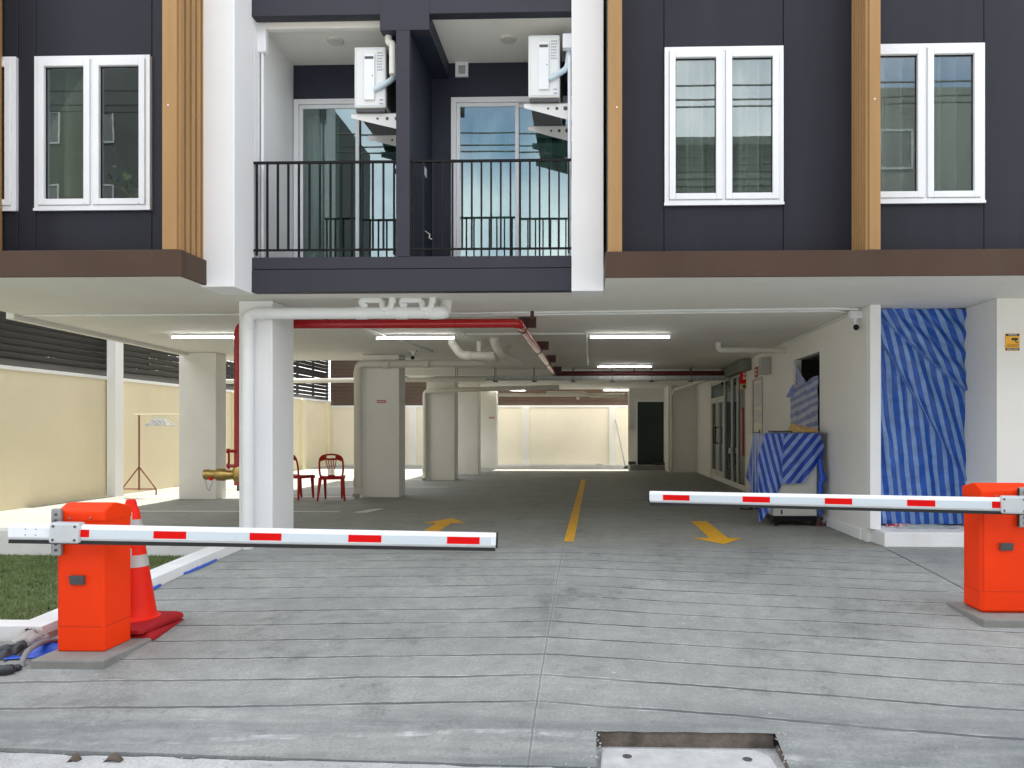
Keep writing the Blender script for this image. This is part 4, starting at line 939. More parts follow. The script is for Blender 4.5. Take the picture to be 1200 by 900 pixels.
# ------------------------------------------------------------------ things on the balconies
def ac_unit(px0, px1, py0, py1, xw, label, y=7.72):
    a, b = onY(px0, py0, y), onY(px1, py1, y); D = .78
    e = empty('air_conditioner', ((a.x + b.x) / 2, y + .4, b.z), label, 'air conditioner', 'outdoor air conditioners on the balconies')
    cs = MB().box(a.x, b.x, y, y + D, b.z + .02, a.z).build('casing', M_ac, e, bevel=.015)
    W, Hh = b.x - a.x, a.z - b.z
    MB().box(a.x + .015, b.x - .015, y + .02, y + D - .02, b.z - .015, b.z + .019).build('drip_pan', M_dgrey, e)
    MB().frame(a.x + .02, b.x - .02, b.z + .04, a.z - .02, .006, y - .004, y + .001).build('panel_rim', M_boomgrey, cs)
    MB().box(a.x + W * .33, a.x + W * .66, y - .022, y - .001, b.z + Hh * .14, a.z - Hh * .12).build('service_cover', M_white, cs, bevel=.006)
    MB().box(a.x + W * .36, a.x + W * .63, y - .026, y - .0225, a.z - Hh * .21, a.z - Hh * .17).build('grip_slot', M_dgrey, cs)
    MB().lathe((a.x + W * .6, y - .026, b.z + Hh * .52), [(.001, 0), (.006, .001), (.006, .004)], 8, 'Y').build('screw', M_dgrey, cs)
    tx = MB(); rr = random.Random(5)
    for j in range(7):
        z = a.z - Hh * (.11 + .045 * j); x = a.x + W * .73
        for k in range(3): 
            w_ = rr.uniform(.008, .02); tx.box(x, x + w_, y - .0035, y - .0011, z, z + .012); x += w_ + .006
    for k in range(2): tx.box(a.x + W * .80, a.x + W * .92, y - .0035, y - .0011, b.z + Hh * (.08 + .06 * k), b.z + Hh * (.10 + .06 * k))
    tx.build('label_print', M_label, cs)
    # fan grille on the side that faces into the balcony
    gr = MB()
    for k in range(6): gr.lathe((a.x - .004, y + .32, b.z + Hh * .52), [(.05 + .04 * k, -.003), (.055 + .04 * k, -.003), (.055 + .04 * k, .003), (.05 + .04 * k, .003)], 24, 'X')
    gr.build('fan_grille', M_dgrey, cs)
    MB().box(b.x, b.x + .004, y + .05, y + D - .05, b.z + .06, a.z - .05).build('coil_back', M_dgrey, cs)
    for yy in (y + .06, y + D - .14):
        zb = b.z - .018
        br = MB(); br.prism([(a.x - .05, yy, zb), (xw, yy, zb), (xw, yy, zb - .17), (xw - .06, yy, zb - .17), (a.x - .05, yy, zb - .045)], (0, .006, 0)); br.box(a.x - .05, xw, yy, yy + .05, zb - .004, zb + .002)
        bo = br.build('bracket', M_ac, e)
        for t, r in ((.45, .013), (.65, .018), (.85, .024)):
            MB().lathe((a.x + (xw - a.x) * t, yy - .002, zb - .055), [(.001, 0), (r, .0005), (r, .0018)], 12, 'Y').build('bolt_hole', M_dgrey, bo)
    p0 = Vector((a.x + W * .66, y - .012, b.z + Hh * .30))
    MB().tube(bend([p0, p0 + Vector((.10, -.01, .05)), p0 + Vector((.19, .02, .12)), p0 + Vector((min(xw - p0.x - .03, .26), .06, .32))], .08), .030, 10).build('pipe_wrap', M_foam, e, smooth=True)
ac_unit(415, 452, 55, 128, xp0 + .02, 'white outdoor air conditioner bracketed on the wall of the left balcony')
ac_unit(619, 656, 41, 116, X1 - .004, 'white outdoor air conditioner bracketed beside the white pillar on the right balcony')
# pipe covers
xl = X0 + .035; yv = YF + .18; zc_ = onY(299, 64, yv).z
e = empty('refrigerant_duct', (xl, yv, zt2 - .03), 'white cover duct across the left balcony ceiling and down its pale wall', 'duct')
MB().box(xl - .05, xl + .05, yv - .04, yv + .04, zc_ + .01, zA - .002).build('elbow_cover', M_white, e, bevel=.01); MB().tube([(xl, yv, zc_ + .01), (xl, yv, zt2 - .03)], .016, 10).build('pipe', M_white, e, smooth=True)
MB().box(xl + .051, xb0 + .10, yv - .035, yv + .035, zA - .072, zA - .003).build('cover', M_soffit, e, bevel=.006)
xr = xb0 + .06; xq = onY(463, 60, yv).x - .07
MB().tube(bend([(xr, yv - .06, zA - .04), (xr, yv - .06, zB - .07), (xq + .06, yv - .06, zB - .07), (xq + .06, yv - .06, zB - .40)], .05), .036, 12).build('drop_pipe', M_soffit, e, smooth=True)
xr = X1 - .05
e = empty('refrigerant_duct', (xr, yv, 3.1), 'white cover duct beside the pillar on the right balcony', 'duct')
MB().box(xr - .05, xr + .045, yv - .04, yv + .04, onY(660, 58, yv).z, onY(660, 41, yv).z).build('elbow_cover', M_white, e, bevel=.01); MB().tube([(xr + .02, yv, 5.2), (xr + .02, yv, zt2 - .03)], .018, 10).build('pipe', M_white, e, smooth=True)
for px, py, lb in ((393, 47.5, 'round pale downlight in the left balcony ceiling'), (595.5, 45.5, 'round pale downlight in the right balcony ceiling')):
    p = onZ(px, py, zA); tag(MB().lathe((p.x, p.y, zA - .02), [(.075, 0), (.09, .012), (.092, .019)], 24).build('downlight', mat('lamp diffuser', (.60, .58, .52), .4)), lb, 'light', 'balcony downlights')
p0, p1_ = onY(534, 74, YI), onY(549, 91, YI)
e = empty('vent_cover', ((p0.x + p1_.x) / 2, YI - .02, p1_.z), 'small square white vent on the dark wall of the right balcony', 'vent')
MB().frame(p0.x, p1_.x, p1_.z, p0.z, .035, YI - .03, YI - .001).build('frame', M_white, e, bevel=.004); MB().box(p0.x + .035, p1_.x - .035, YI - .02, YI - .001, p1_.z + .035, p0.z - .035).build('grille', M_galv, e)
yk2 = 8.0; p = onX(497, 202, xp1 + .0); 
tag(MB().box(xp1, xp1 + .02, p.y - .045, p.y + .045, p.z - .05, p.z + .05).build('socket', M_white, bevel=.004), 'white wall socket on the partition of the right balcony', 'socket')
p = onX(499, 275, xp1 + .01)
tag(MB().tube(bend([(xp1 + .005, p.y, p.z + .04), (xp1 + .06, p.y, p.z), (xp1 + .05, p.y - .04, p.z - .05), (xp1 + .10, p.y - .02, p.z - .06)], .03), .007, 6).build('loose_wire', M_signw), 'loose pale wire poking out of the right balcony partition low down', 'wire')

# ------------------------------------------------------------------ chairs
def chair(loc, rot, label, first=None):
    if first is not None:
        o = copy_tree(first, loc=loc, rot=(0, 0, rot)); o['label'] = label; return o
    e = empty('plastic_chair', (0, 0, 0), label, 'chair', 'red plastic chairs')
    # local: faces +Y, the back stands at -Y
    def seatf(s, t):
        x = (s - .5) * (.40 + .03 * t); y = -.19 + .40 * t
        z = .44 - .022 * (1 - (2 * s - 1) ** 2) * (1 - (2 * t - 1) ** 2) - (.02 * max(0, t - .85) / .15)
        return Vector((x, y, z)), (s, t)
    grid(16, 14, seatf).build('seat', M_chair, e, smooth=True, thick=.010, loc=(0, 0, 0))
    ap = MB(); ap.box(-.20, .20, -.196, -.186, .385, .437); ap.box(-.21, .21, .20, .21, .375, .425); ap.box(-.205, -.195, -.186, .2, .385, .43); ap.box(.195, .205, -.186, .2, .385, .43); ap.build('seat_skirt', M_chair, e, loc=(0, 0, 0))
    for sx in (-1, 1):
        for yy, sp_ in ((-.18, -.07), (.19, .04)):
            lg = MB(); P0 = Vector((sx * (.195 if yy < 0 else .155), yy, .42)); P1 = Vector((sx * (.235 if yy < 0 else .145), yy + sp_, 0))
            for s_ in (0,): pass
            lg.add([P0 + Vector((-.030, -.022, 0)), P0 + Vector((.030, -.022, 0)), P0 + Vector((.030, .022, 0)), P0 + Vector((-.030, .022, 0)), P1 + Vector((-.016, -.014, 0)), P1 + Vector((.016, -.014, 0)), P1 + Vector((.016, .014, 0)), P1 + Vector((-.016, .014, 0))],
                   [(0, 1, 2, 3), (7, 6, 5, 4), (0, 4, 5, 1), (1, 5, 6, 2), (2, 6, 7, 3), (3, 7, 4, 0)]); lg.build('leg', M_chair, e, bevel=.006, loc=(0, 0, 0))
    def bk(x, z): return Vector((x, -.19 - .20 * (z - .42) - .02 * (1 - (x / .21) ** 2), z))
    # frame arch
    fr = MB(); path = [(-.185, .42), (-.205, .55), (-.205, .68), (-.195, .76), (-.16, .815), (-.08, .84), (0, .845), (.08, .84), (.16, .815), (.195, .76), (.205, .68), (.205, .55), (.185, .42)]
    fr.tube(bend([bk(x, z) for x, z in path], .03, 3), .017, 8); fr.build('back_frame', M_chair, e, smooth=True, loc=(0, 0, 0))
    tb = MB()      # top band around the hand hole
    tb.add([bk(-.185, .72), bk(-.08, .755), bk(-.075, .825), bk(-.165, .80), bk(.185, .72), bk(.08, .755), bk(.075, .825), bk(.165, .80)], [(0, 1, 2, 3), (7, 6, 5, 4)])
    tb.add([bk(-.08, .742), bk(.08, .742), bk(.08, .778), bk(-.08, .778)], [(0, 1, 2, 3)]); tb.build('top_band', M_chair, e, thick=.012, loc=(0, 0, 0))
    for k, (x0, x1) in enumerate(((-.09, -.045), (-.045, -.022), (0, 0), (.045, .022), (.09, .045))):
        MB().tube([bk(x0, .755), bk(x0 * .75 + x1 * .25, .68), bk(x1, .56), bk(x1, .46)], .0085, 6).build('back_slat', M_chair, e, loc=(0, 0, 0))
    MB().box(-.06, .06, -.20, -.19, .43, .47).build('back_foot', M_chair, e, loc=(0, 0, 0))
    e.location = loc; e.rotation_euler = (0, 0, rot); WL[e.name] = Vector(loc)
    return e
p = onZ(387, 586.5, 0); ch0 = chair((p.x, p.y + .12, 0), R(14), 'red plastic chair standing clear of the front column, back to the street')
p = onZ(346, 585, 0); chair((p.x, p.y + .15, 0), R(-22), 'red plastic chair turned sideways and half hidden behind the front column', ch0)

# clothes rack
p = onX(163, 577, BX + .45); rx, ry = p.x, p.y
e = empty('clothes_rack', (rx, ry, 0), 'red brown metal clothes rack with triangular feet against the cream wall', 'clothes rack')
zt_ = onX(163, 486, rx).z; ze = onX(163, 547, rx).z; zf = onX(163, 573, rx).z
def rack_end(yy):
    f = MB(); hw = .38; r = .016
    f.tube([(rx, yy, zf - .02), (rx, yy, zt_)], r, 8)
    dirx = .35
    for s_ in (-1, 1): f.tube([(rx + s_ * hw * .9, yy + s_ * .0, zf), (rx, yy, ze)], r * .8, 8); f.tube([(rx + s_ * hw * .9, yy, zf), (rx + s_ * hw * .9, yy, 0)], r * .8, 8)
    f.tube([(rx - hw * .9, yy, zf), (rx + hw * .9, yy, zf)], r * .8, 8)
    return f.build('end_frame', M_rust, e)
# the rack stands across the view: its bar runs along X
rack_end(ry)
xe = onY(300, 490, ry).x
MB().tube([(rx - .09, ry, zt_), (rx + 1.5, ry, zt_)], .016, 8).build('rail', M_wall, e)
MB().tube([(rx + 1.4, ry, 0), (rx + 1.4, ry, zt_)], .016, 8).build('end_frame', M_rust, e)
def hanger(x, tilt, label, first=None):
    if first is not None:
        o = copy_tree(first, loc=(x, ry, zt_ - .01), rot=(0, 0, tilt)); o['label'] = label; return o
    h = MB(); P = [(0, 0, -.02), (0, .0, -.07), (.0, .0, -.09)]
    h.tube(bend([(.0, -.02, .0), (0, 0, .03), (0, .02, .0), (0, .0, -.05), (0, 0, -.09)], .02), .004, 5)
    h.tube([(0, -.21, -.20), (0, -.02, -.09), (0, .02, -.09), (0, .21, -.20)], .009, 6); h.tube([(0, -.21, -.20), (0, .21, -.20)], .007, 6)
    o = h.build('hanger', M_hang, loc=(0, 0, 0)); o.location = (x, ry, zt_ - .01); o.rotation_euler = (0, 0, tilt); return tag(o, label, 'clothes hanger', 'pale hangers bunched on the rack')
hx = onY(186, 490, ry).x; lab = 'pale plastic hanger in the bunch on the clothes rack rail'
h0 = hanger(hx - .12, R(70), lab)
for k, (dx, a) in enumerate(((-.08, 58), (-.04, 80), (0., 66), (.03, 95), (.07, 75), (.10, 50), (.14, 85))): hanger(hx + dx, R(a), lab, h0)

# ------------------------------------------------------------------ tarpaulins and the covered cabinet
YT = 8.80; tx0, tx1 = onY(1024, 400, YT).x, onY(1134.5, 400, YT).x; tz0, tz1 = .185, onY(1080, 362, YT).z
def rline(x, z, x0, z0, x1, z1):     # signed distance to a crease line
    dx, dz = x1 - x0, z1 - z0; L = math.hypot(dx, dz); return ((z - z0) * dx - (x - x0) * dz) / L
A0, A1 = onY(1024, 368, YT), onY(1136, 463, YT); B0, B1 = onY(1056, 440, YT), onY(1136, 572, YT)
C0, C1 = onY(1022, 500, YT), onY(1136, 560, YT)
def door_tarp(s, t):
    z = tz0 + (tz1 - tz0) * t; x = tx0 + (tx1 - tx0) * s
    x += .02 * nz(s * 2, t * 5, 3) * (1 if 0 < s < 1 else .6)
    if t > .96: z += .02 * nz(s * 6, 7) - .03 * (s < .15) * (1 - s / .15)
    a = rline(x, z, A0.x, A0.z, A1.x, A1.z); b = rline(x, z, B0.x, B0.z, B1.x, B1.z)
    y = YT + .024 * (abs(nz(x * 2.6 + z * .9, z * 1.1 - x * .8, 11)) * 2 - .5) + .020 * abs(nz(x * 6 + z * 3, z * 3 - x * 3, 4)) + .018 * nz(x * 5, z * 1.2) + .006 * nz(x * 11 + z * 5, z * 4 - x * 6, 2.) + .003 * nz(x * 25, z * 14, 5)
    u = x + .010 * nz(x * 1.5, z * 1.2, 9) - .10 * (tz1 - z)
    if a > 0:                       # pulled over the top right corner
        y -= .045 * math.exp(-a * 9) + .012; u = x * .90 + (z - 2.2) * .40 + .10 * (z - 2.2) ** 2
        y += .025 * math.sin(a * 34 + 2 * nz(x * 3, z)) * min(1, a * 6)
    elif b > 0:
        y -= .050 * math.exp(-b * 7); u = x + (z - 1.5) * .24
        y += .014 * math.sin(b * 26)
    else: y += .012 * math.sin((x * 1.6 + z * .25) * 19)
    y += .05 * (math.exp(-((s) / .03) ** 2) + math.exp(-((1 - s) / .02) ** 2))
    return Vector((x, y, z)), (u, z)
tag(grid(90, 190, door_tarp).build('tarpaulin', M_tarp, smooth=False), 'large creased blue striped tarpaulin hung over the doorway at right', 'tarpaulin')
for o in [bpy.data.objects['tarpaulin']]:
    for q in o.data.polygons: q.use_smooth = True
# red printed cloth and grey rag on the step
def rag(x0, x1, y0, y1, z, m, name, label, h=.03, seed=1.):
    def f(s, t):
        x, y = x0 + (x1 - x0) * s, y0 + (y1 - y0) * t; e_ = min(s, 1 - s, t, 1 - t)
        return Vector((x + .03 * nz(t * 4, seed), y + .02 * nz(s * 5, seed + 3), z + .003 + h * min(1, e_ * 5) * (.55 + .6 * nz(s * 5, t * 4, seed)) )), (s, t)
    return tag(grid(26, 14, f).build(name, m, smooth=True, thick=.004), label, 'cloth')
a = onZ(1052, 619.5, .165); b = onZ(1102, 614, .165)
rag(a.x, b.x, a.y, b.y, .167, M_beige, 'doormat', 'crumpled grey rag lying on the white doorstep', .025)
m, t, p_, pos, o_ = base('red print cloth'); f = tnoise(t, pos, 28, 3); t.links.new(mixc(t, ramp(t, f, .5, .55), c4((.45, .02, .04)), c4((.62, .55, .55))), p_.inputs['Base Color']); MATS['red print cloth'] = m
a = onZ(1024, 613, .165); rag(a.x + .02, a.x + .34, 8.62, 8.78, .167, m, 'cloth', 'crumpled red and white cloth at the foot of the doorway tarpaulin', .04, 4.)

# cabinet under the sheet
cy = 9.98; q0, q1 = onY(906, 606, cy), onY(957.5, 606, cy); cx0, cx1 = q0.x, min(q1.x, WX - .035)
e = empty('cabinet', ((cx0 + cx1) / 2, cy + .3, 0), 'pale metal cabinet on a black base half hidden under the striped sheet', 'cabinet')
MB().box(cx0, cx1, cy, cy + .75, .135, 1.20).build('body', mat('cabinet enamel', (.60, .60, .56), .4, .04), e, bevel=.012)
MB().box(cx0 + .01, cx1 - .01, cy + .015, cy + .74, 0.06, .134).build('base', M_black, e)
p = onY(916, 600, cy - .002); MB().box(p.x - .012, p.x + .012, cy - .004, cy, p.z - .03, p.z + .03).build('latch', M_dgrey, e)
p = onY(911, 608, cy - .03); MB().lathe((p.x, cy + .04, 0), [(.025, 0), (.025, .062)], 10).build('foot', M_black, e); MB().lathe((cx1 - .04, cy + .04, 0), [(.025, 0), (.025, .062)], 10).build('foot', M_black, e)
zt_ = 1.235; yq = cy - .03
low = [(888, 611), (893, 610), (897, 603), (905, 592), (909, 580), (913, 573), (917, 566), (924, 567), (934, 566), (941, 567), (946, 559), (955, 548), (963, 537), (968, 530), (971, 524)]
def lowy(px):
    for (a0, b0), (a1, b1) in zip(low, low[1:]):
        if px <= a1: return b0 + (b1 - b0) * (px - a0) / (a1 - a0)
    return low[-1][1]
def sheet(s, t):
    top = 897 + (961 - 897) * s; bot = 888 + (971 - 888) * s; yb_ = lowy(bot); py = 508 + (yb_ - 508) * t
    k = min(1, (py - 508) / 26.); px = top + (bot - top) * k
    q = onY(px, py, yq); y = yq - .02 * math.sin(s * 24 + t * 3) * t * (1.2 - s) - .05 * t * (1 - s) + .02 * nz(s * 7, t * 4) * t + (.06 * k * max(0, s - .8) / .2)
    x = q.x
    if s < .34: u = x * 1.25 - (1.2 - q.z) * .30
    else: u = x * .74 - q.z * .62
    return Vector((min(x, WX - .006), y, q.z)), (u, t)
sh = empty('striped_sheet', ((cx0 + cx1) / 2, cy, .1), 'blue and white striped plastic sheet draped over the cabinet by the right wall', 'sheet')
o = grid(110, 60, sheet).build('front_drape', M_tarp2, sh, smooth=True)
o = grid(20, 16, lambda s, t: (Vector((onY(897, 508, yq).x + (WX - .02 - onY(897, 508, yq).x) * s, yq + .82 * t, zt_ + .012 + .008 * nz(s * 6, t * 6))), (s * .6 + t * .3, t))).build('top_cover', M_tarp2, sh, smooth=True, thick=.004)
o = grid(24, 40, lambda s, t: (Vector((onY(897, 508, yq).x - .10 * t + .02 * math.sin(s * 20) * t, yq + .02 + .75 * s, zt_ - 1.1 * t * (.75 + .2 * math.sin(s * 5)))), (s * .75 + .25 * t, t))).build('side_drape', M_tarp2, sh, smooth=True)
# knotted tail on the right
tl_ = MB(); P = [onY(x, y, yq + .0) for x, y in ((961, 538), (962, 552), (964, 560), (961, 568), (962, 582), (961, 604))]
tl_.tube(P, [.03, .035, .055, .035, .04, .02], 10); tl_.build('knotted_tail', M_bluep, sh, smooth=True)
# things on top
p = onY(940, 500, cy + .25)
rag(p.x - .20, p.x + .20, cy + .08, cy + .5, zt_ + .02, M_cloth, 'work_cloth', 'crumpled tan cloth heaped on top of the covered cabinet', .12, 7.)
p = onY(917, 507, cy + .1); tag(MB().box(p.x - .15, p.x + .12, cy + .05, cy + .30, zt_ + .022, zt_ + .045).build('clipboard', M_dgrey, bevel=.004), 'flat dark tray on the covered cabinet beside the tan cloth', 'tray')
# sheet over the window opening
def wtarp(s, t):
    y = wy0 + .02 + (wy1 - wy0 + .12 - .04) * s; zt0 = 2.05 - .10 * s + .05 * nz(s * 4, 3); z = 1.10 + (zt0 - 1.10) * t
    x = WX - .012 - .02 * abs(nz(s * 4, z * 3)) - .015 * t * s + .01 * nz(s * 12, z * 9)
    return Vector((x, y, z)), (z * 1.0 + .16 * s + .03 * nz(s * 4, z * 4), s)
e = empty('window_sheet', (WX, (wy0 + wy1) / 2, 1.1), 'faded blue striped sheet sagging across the dark window opening in the right wall', 'sheet')
grid(30, 36, wtarp).build('hanging_sheet', M_tarp3, e, smooth=True)
grid(12, 20, lambda s, t: (Vector((WX + .03 - .03 * s, wy1 - .03 - .66 * s * (1 - t) - .05 * s, 1.95 + .38 * t)), (t * .4 + s * .3, s))).build('torn_flap', M_tarp2, e, smooth=True)
p = onX(926, 458, WX - .03)
grid(6, 6, lambda s, t: (Vector((WX - .03 - .03 * s, p.y - .18 + .30 * s, p.z - .10 + .20 * t * (1 - s * .9))), (s * .5, t))).build('loose_corner', M_bluep, e)
# sandals, cable
def sandal(c, rot, label):
    e = empty('sandal', c, label, 'sandal', 'maroon sandals on the floor'); x, y, z = c
    M3 = Matrix.Rotation(rot, 3, 'Z')
    out = [(math.cos(a) * .045 * (1 + .15 * math.sin(a)), math.sin(a) * .13) for a in [2 * math.pi * k / 18 for k in range(18)]]
    MB().prism([Vector(c) + M3 @ Vector((u, v, .002)) for u, v in out], (0, 0, .025)).build('sole', M_sandal, e)
    MB().tube([Vector(c) + M3 @ Vector(q) for q in ((-.048, .03, .025), (-.03, .04, .07), (0, .045, .08), (.03, .04, .07), (.048, .03, .025))], .018, 8).build('strap', M_sandal, e, smooth=True)
    MB().tube([Vector(c) + M3 @ Vector(q) for q in ((-.045, -.05, .025), (-.04, -.08, .07), (0, -.10, .09), (.04, -.08, .07), (.045, -.05, .025))], .010, 8).build('heel_strap', M_sandal, e, smooth=True)
p = onZ(962, 616, 0); sandal((p.x, p.y, 0), R(70), 'maroon sandal lying nearer the wall by the covered cabinet'); sandal((p.x + .11, p.y + .12, .0), R(100), 'maroon sandal just behind its pair by the covered cabinet')
p = onZ(880, 597, 0); pts = [(p.x + .16 * math.cos(a * .9) + .02 * a - .1, p.y + .12 * math.sin(a) , .012 + .004 * (a % 2)) for a in [k * .35 for k in range(46)]]
tag(MB().tube(pts, .008, 6).build('cable_coil', M_blackrub, smooth=True), 'loose coil of black cable on the floor left of the covered cabinet', 'cable')
p = onX(883, 558, WX); tag(MB().tube([(WX + .02, p.y, p.z), (WX - .25, p.y - .1, p.z + .02)], .012, 8).build('hose_tap', M_galv), 'short metal tap sticking out low beside the white door', 'tap')

# ------------------------------------------------------------------ odds and ends, left foreground
def gz_(x, y): return Zr(y)
zf = -.18
a = [onZ(x, y, zf) for x, y in ((4, 768), (24, 782), (31, 782), (62, 758), (58, 752), (20, 760))]
def bsheet(s, t):
    x = onZ(0, 775, zf).x + (onZ(66, 775, zf).x - onZ(0, 775, zf).x) * s; y = 4.62 + .45 * t + .08 * s
    return Vector((x + .03 * nz(t * 3, 2), y, zf + .006 + .05 * max(0, .4 + nz(s * 4, t * 4, 1))* min(1, 4 * min(s, 1 - s, t, 1 - t) + .05))), (s, t)
tag(grid(24, 18, bsheet).build('blue_sheet', M_bluep, smooth=True, thick=.003), 'crumpled blue plastic sheet on the ground left of the left barrier plinth', 'plastic sheet')
P = [onY(x, y, Y) for x, y, Y in ((25, 783, 4.52), (27, 772, 4.55), (32, 763, 4.6), (44, 755, 4.7), (58, 751, 4.85), (72, 751, 4.95))]
tag(MB().tube(bend(P, .05), .017, 10).build('flexible_conduit', mat('grey corrugated plastic', (.22, .22, .23), .55, .1, 30, .3, 200), smooth=True), 'grey flexible conduit arching out of the ground beside the left barrier plinth', 'conduit')
def lump(pts_px, Y0, Y1, m, name, label, cat, h):
    """folded sheet following a line on the ground, with real thickness"""
    A = [onY(x, y, Y0 + (Y1 - Y0) * i / (len(pts_px) - 1)) for i, (x, y, w) in enumerate(pts_px)]
    mb = MB(); mb.tube(bend(A, .06, 4), h, 10); return mb
BA, BB = onY(-40, 778, 4.52), onY(31, 749, 4.80)
def bundle(s_, t):
    q = BA.lerp(BB, s_); wd = .30 * (1 - .72 * s_ ** 2); sd = (BB - BA).normalized().cross(Vector((0, 0, 1)))
    h = .050 * abs(math.sin(t * math.pi * 2.5 + .6 * s_)) * (1 - .6 * s_) + .014 * nz(s_ * 9, t * 5, 2)
    return q + sd * (t - .45) * wd + Vector((0, 0, h - .035 - .16 * max(0, t - .45) * (1 - .5 * s_))), (s_, t)
tag(grid(34, 30, bundle).build('rubber_sheet', M_terr, smooth=True, thick=.004), 'folded black rubber sheet lying over the kerb corner at the left edge', 'rubber sheet')
A = [onY(x, y, 4.42) for x, y in ((-10, 793), (2, 787), (14, 784), (17, 783))]; mb = MB(); mb.tube(A, [.035, .04, .03, .012], 10); A2 = [q + Vector((0, .05, -.01)) for q in A]; mb.tube(A2, [.03, .03, .025, .012], 10)
tag(mb.build('shoe', M_terr, smooth=True), 'dark worn shoe toe poking in at the left edge of the pavement', 'shoe')
def sack(s, t):
    a_ = s * 2 * math.pi; r = (.085 if t < .5 else .085 * (1 - (t - .5) * 1.5)) * (1 + .25 * nz(math.cos(a_) * 2, math.sin(a_) * 2, t * 2))
    c = onY(30, 755, 4.95); return Vector((c.x + .03 + 1.25 * r * math.cos(a_), c.y + .9 * r * math.sin(a_), -.17 + .10 * t + .02 * nz(s * 8, t * 3))), (s, t)
tag(grid(26, 8, sack).build('cement_bag', M_paper, smooth=True, thick=.003), 'torn pale paper bag slumped against the kerb corner behind the blue sheet', 'bag')
for (p0, p1_, lb) in (((187, 703), (222, 686), 'strip of blue plastic under the white kerb just right of the traffic cone'), ((234, 680), (262, 662), 'strip of blue plastic under the white kerb nearer the front column')):
    a, b = onZ(p0[0], p0[1], -.10), onZ(p1_[0], p1_[1], -.07)
    a.x = b.x = -3.772; L = b.y - a.y
    mb = grid(20, 3, lambda s, t: (Vector((-3.774 + .030 * t * (.3 + .7 * math.sin(s * 3.1)) , a.y + L * s, Zr(a.y + L * s) + .006 + .014 * (1 - t) + .006 * nz(s * 9, t))), (s, t)))
    tag(mb.build('plastic_strip', M_bluep, smooth=True, thick=.002), lb, 'plastic strip')
for px, py, rot, lb in ((92, 893, .3, 'dry brown leaf standing on edge in the gutter at bottom left, the left one'), (137, 893, 1.0, 'wider curled dry brown leaf in the gutter at bottom left')):
    c = onZ(px, py, -.335); k = 1.0 if rot < .5 else 1.6
    mb = grid(8, 6, lambda s, t: (Vector((c.x + k * .06 * (s - .5) * math.cos(rot * .4), c.y + .03 * (t - .5) - .03, -.322 + .035 * (1 - (2 * s - 1) ** 2) * (.4 + .6 * t) + .004)), (s, t)))
    tag(mb.build('dry_leaf', M_leafd, smooth=True, thick=.001), lb, 'leaf', 'dry leaves in the gutter')
# leaning pole and oddments at the far wall
a, b = onY(733, 548, 25.2), onY(721.5, 492, 26.1)
tag(MB().tube([(a.x, 25.2, .01), (b.x, 26.18, b.z)], .025, 8).build('pole', M_grey), 'thin grey pole leaning on the far end wall', 'pole')
p = onZ(702, 545.5, 0); tag(MB().box(p.x - .12, p.x + .12, 25.3, 25.5, 0, .13).build('paint_tin', M_signw, bevel=.01), 'small white tub on the ground by the far end wall', 'tub')
for px, lb in ((736, 'dark bundle on the ground left of the far doorstep'), (772, 'dark pair of shoes on the far doorstep')):
    p = onZ(px, 547, .16 if px > 750 else 0); y = 23.6 if px > 750 else 24.6; z = .16 if px > 750 else 0
    mb = MB(); mb.lathe((onY(px, 540, y).x, y, z), [(.14, 0), (.15, .03), (.10, .08), (.02, .10)], 12); mb.lathe((onY(px, 540, y).x + .22, y, z), [(.10, 0), (.11, .03), (.07, .07), (.02, .08)], 12)
    tag(mb.build('shoes' if px > 750 else 'cloth_bundle', M_blackrub, smooth=True), lb, 'shoes' if px > 750 else 'bundle')

# ------------------------------------------------------------------ across the street (seen in the window reflections) and beyond the wall
def house(x0, x1, y0, y1, h, label, slats, roof, mw=None):
    e = empty('house', ((x0 + x1) / 2, (y0 + y1) / 2, -.34), label, 'house')
    MB().box(x0, x1, y0, y1, -.34, h).build('wall', mw or M_oppw, e)
    if slats:
        mb = MB(); z = h - 3.4
        while z < h - .15: mb.box(x0 + .2, x1 - .2, y1 + .02, y1 + .10, z, z + .17); z += .24
        mb.build('slat_screen', M_oppl, e)
        MB().box(x0 - .3, x1 + .3, y0, y1 + .5, h, h + .25).build('roof', M_oppl, e)
    if roof:
        MB().prism([(x0 - .5, y1 + .7, h), (x0 - .5, y0 - .5, h), (x0 - .5, (y0 + y1) / 2, h + 2.0)], (x1 - x0 + 1, 0, 0)).build('roof', M_tile, e)
    n = max(2, int((x1 - x0) / 2.4)); 
    for k in range(n):
        x = x0 + (x1 - x0) * (k + .5) / n
        for z in (1.0, 4.2) if h < 12 else (1, 4.2, 7.4, 10.6, 13.8):
            if z + 1.5 < (h - 3.6 if slats else h): 
                fw = MB().frame(x - .6, x + .6, z, z + 1.4, .08, y1 + .005, y1 + .06).build('window', M_grey, e); MB().box(x - .52, x + .52, y1 + .01, y1 + .03, z + .08, z + 1.32).build('pane', M_dgrey, fw)
house(1.0, 8.6, -17, -10, 10.6, 'house across the street with dark slatted upper floor, mirrored in the right windows', True, False)
house(9.2, 16, -19, -12, 13.5, 'taller pale house across the street, mirrored at the far right window', False, False)
house(-9.0, -.5, -20, -13, 6.2, 'low house across the street with tiled roof, mirrored in the balcony doors', False, True)
house(-25, -13, -26, -17, 17.5, 'tall block across the street, mirrored in the leftmost window', False, False, mat('tall block wall', (.035, .04, .04), .8, .2, .4))
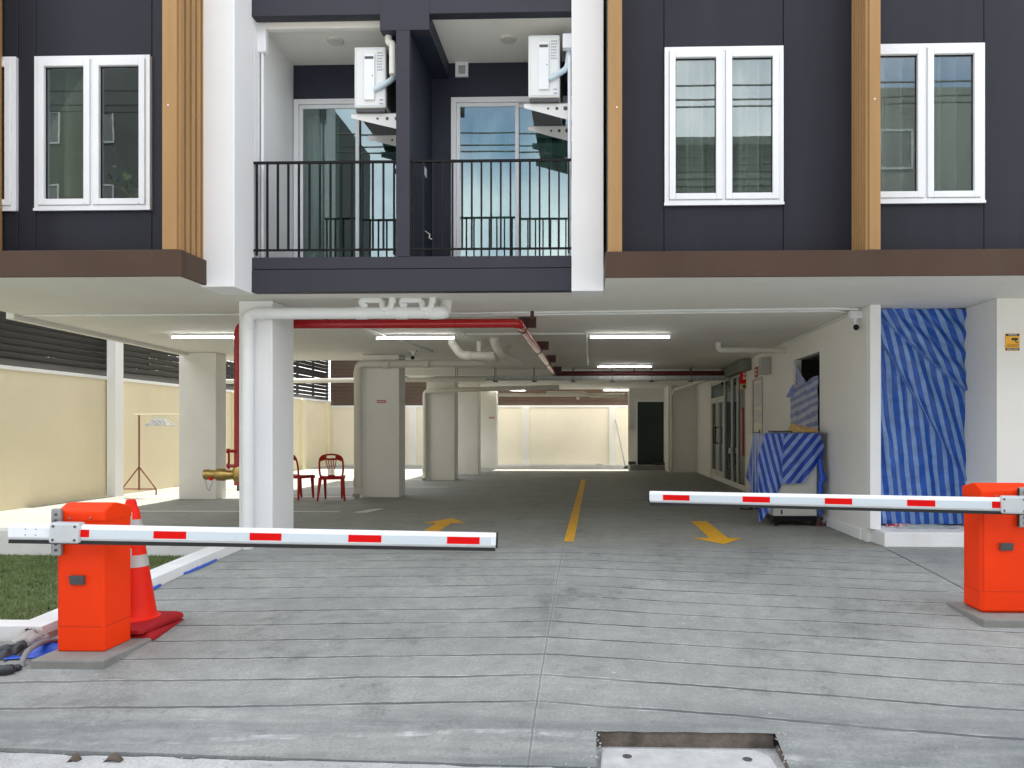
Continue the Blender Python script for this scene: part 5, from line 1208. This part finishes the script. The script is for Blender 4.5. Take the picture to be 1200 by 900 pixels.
def tree(loc, h, spread, leaves, label, seed, lsize=.10, bare=False):
    r = random.Random(seed); loc = Vector(loc); e = empty('tree', loc, label, 'tree')
    tips = []; mb = MB()
    def branch(p, d, L, rad, lev):
        pts = [p]; q = p.copy(); dd = d.copy()
        for k in range(4):
            dd = (dd + Vector((r.gauss(0, .18), r.gauss(0, .18), r.gauss(.03, .1)))).normalized(); q = q + dd * L / 4; pts.append(q.copy())
        mb.tube(pts, [rad * (1 - .13 * k) for k in range(5)], 6, False)
        if lev >= 3: tips.append(q); tips.append(pts[2]); return
        for k in range(4 if lev else 5):
            a = r.uniform(0, 6.28); nd_ = (dd * .7 + Vector((math.cos(a), math.sin(a), r.uniform(-.1, .5))) * .8 * spread).normalized(); branch(pts[r.choice((2, 3, 4))], nd_, L * r.uniform(.5, .75), rad * .5, lev + 1)
    branch(loc, Vector((0, 0, 1)), h * .5, h * .018, 0)
    mb.build('trunk', M_bark, e)
    cr = MB()
    for k in range(leaves):
        t = r.choice(tips); p = t + Vector((r.gauss(0, .34), r.gauss(0, .34), r.gauss(0, .28))); a = Vector((r.gauss(0, 1), r.gauss(0, 1), r.gauss(0, 1))).normalized(); b = a.orthogonal().normalized(); c = a.cross(b); s_ = lsize * r.uniform(.6, 1.4)
        cr.add([p - b * s_, p + c * s_ * .45, p + b * s_, p - c * s_ * .45], [(0, 1, 2, 3)])
    cr.build('crown', M_leafm, e)
tree((-11.5, -6.5, -.34), 9, 1.0, 1500, 'thin sparse tree across the street, mirrored in the leftmost window', 11)
tree((-13.6, 13.0, -.34), 6.5, 1.1, 6000, 'leafy tree beyond the left wall, showing through the screen nearest the street', 5, .13)
tree((-14.0, 17.5, -.34), 6.5, 1.1, 6000, 'leafy tree beyond the left wall behind the clothes rack', 6, .13)
tree((-14.2, 22.0, -.34), 6.0, 1.1, 4000, 'leafy tree beyond the left wall near the far corner', 8, .13)
tree((-3.0, 31.5, -.34), 5.5, 1.1, 4000, 'leafy tree beyond the far end wall', 9, .13)
for k, (z, y) in enumerate(((8.55, -2.0), (8.75, -2.1), (9.05, -2.05))):
    pts = [(-26 + 52 * i / 24, y, z + .35 * ((i - 12) / 12) ** 2) for i in range(25)]
    tag(MB().tube(pts, .022, 6).build('power_cable', M_blackrub), ('lowest', 'middle', 'topmost')[k] + ' of three power cables over the street, mirrored in the windows', 'cable', 'power cables over the street')
for x, lb in ((-26, 'concrete power pole left along the street behind the viewer'), (26, 'concrete power pole right along the street behind the viewer')):
    e = empty('power_pole', (x, -2.05, -.34), lb, 'pole', 'power poles'); MB().tube([(x, -2.05, -.34), (x, -2.05, 9.8)], [.16, .11], 10).build('post', M_plinth, e); MB().box(x - .05, x + .05, -2.6, -1.5, 9.1, 9.2).build('cross_arm', M_plinth, e)
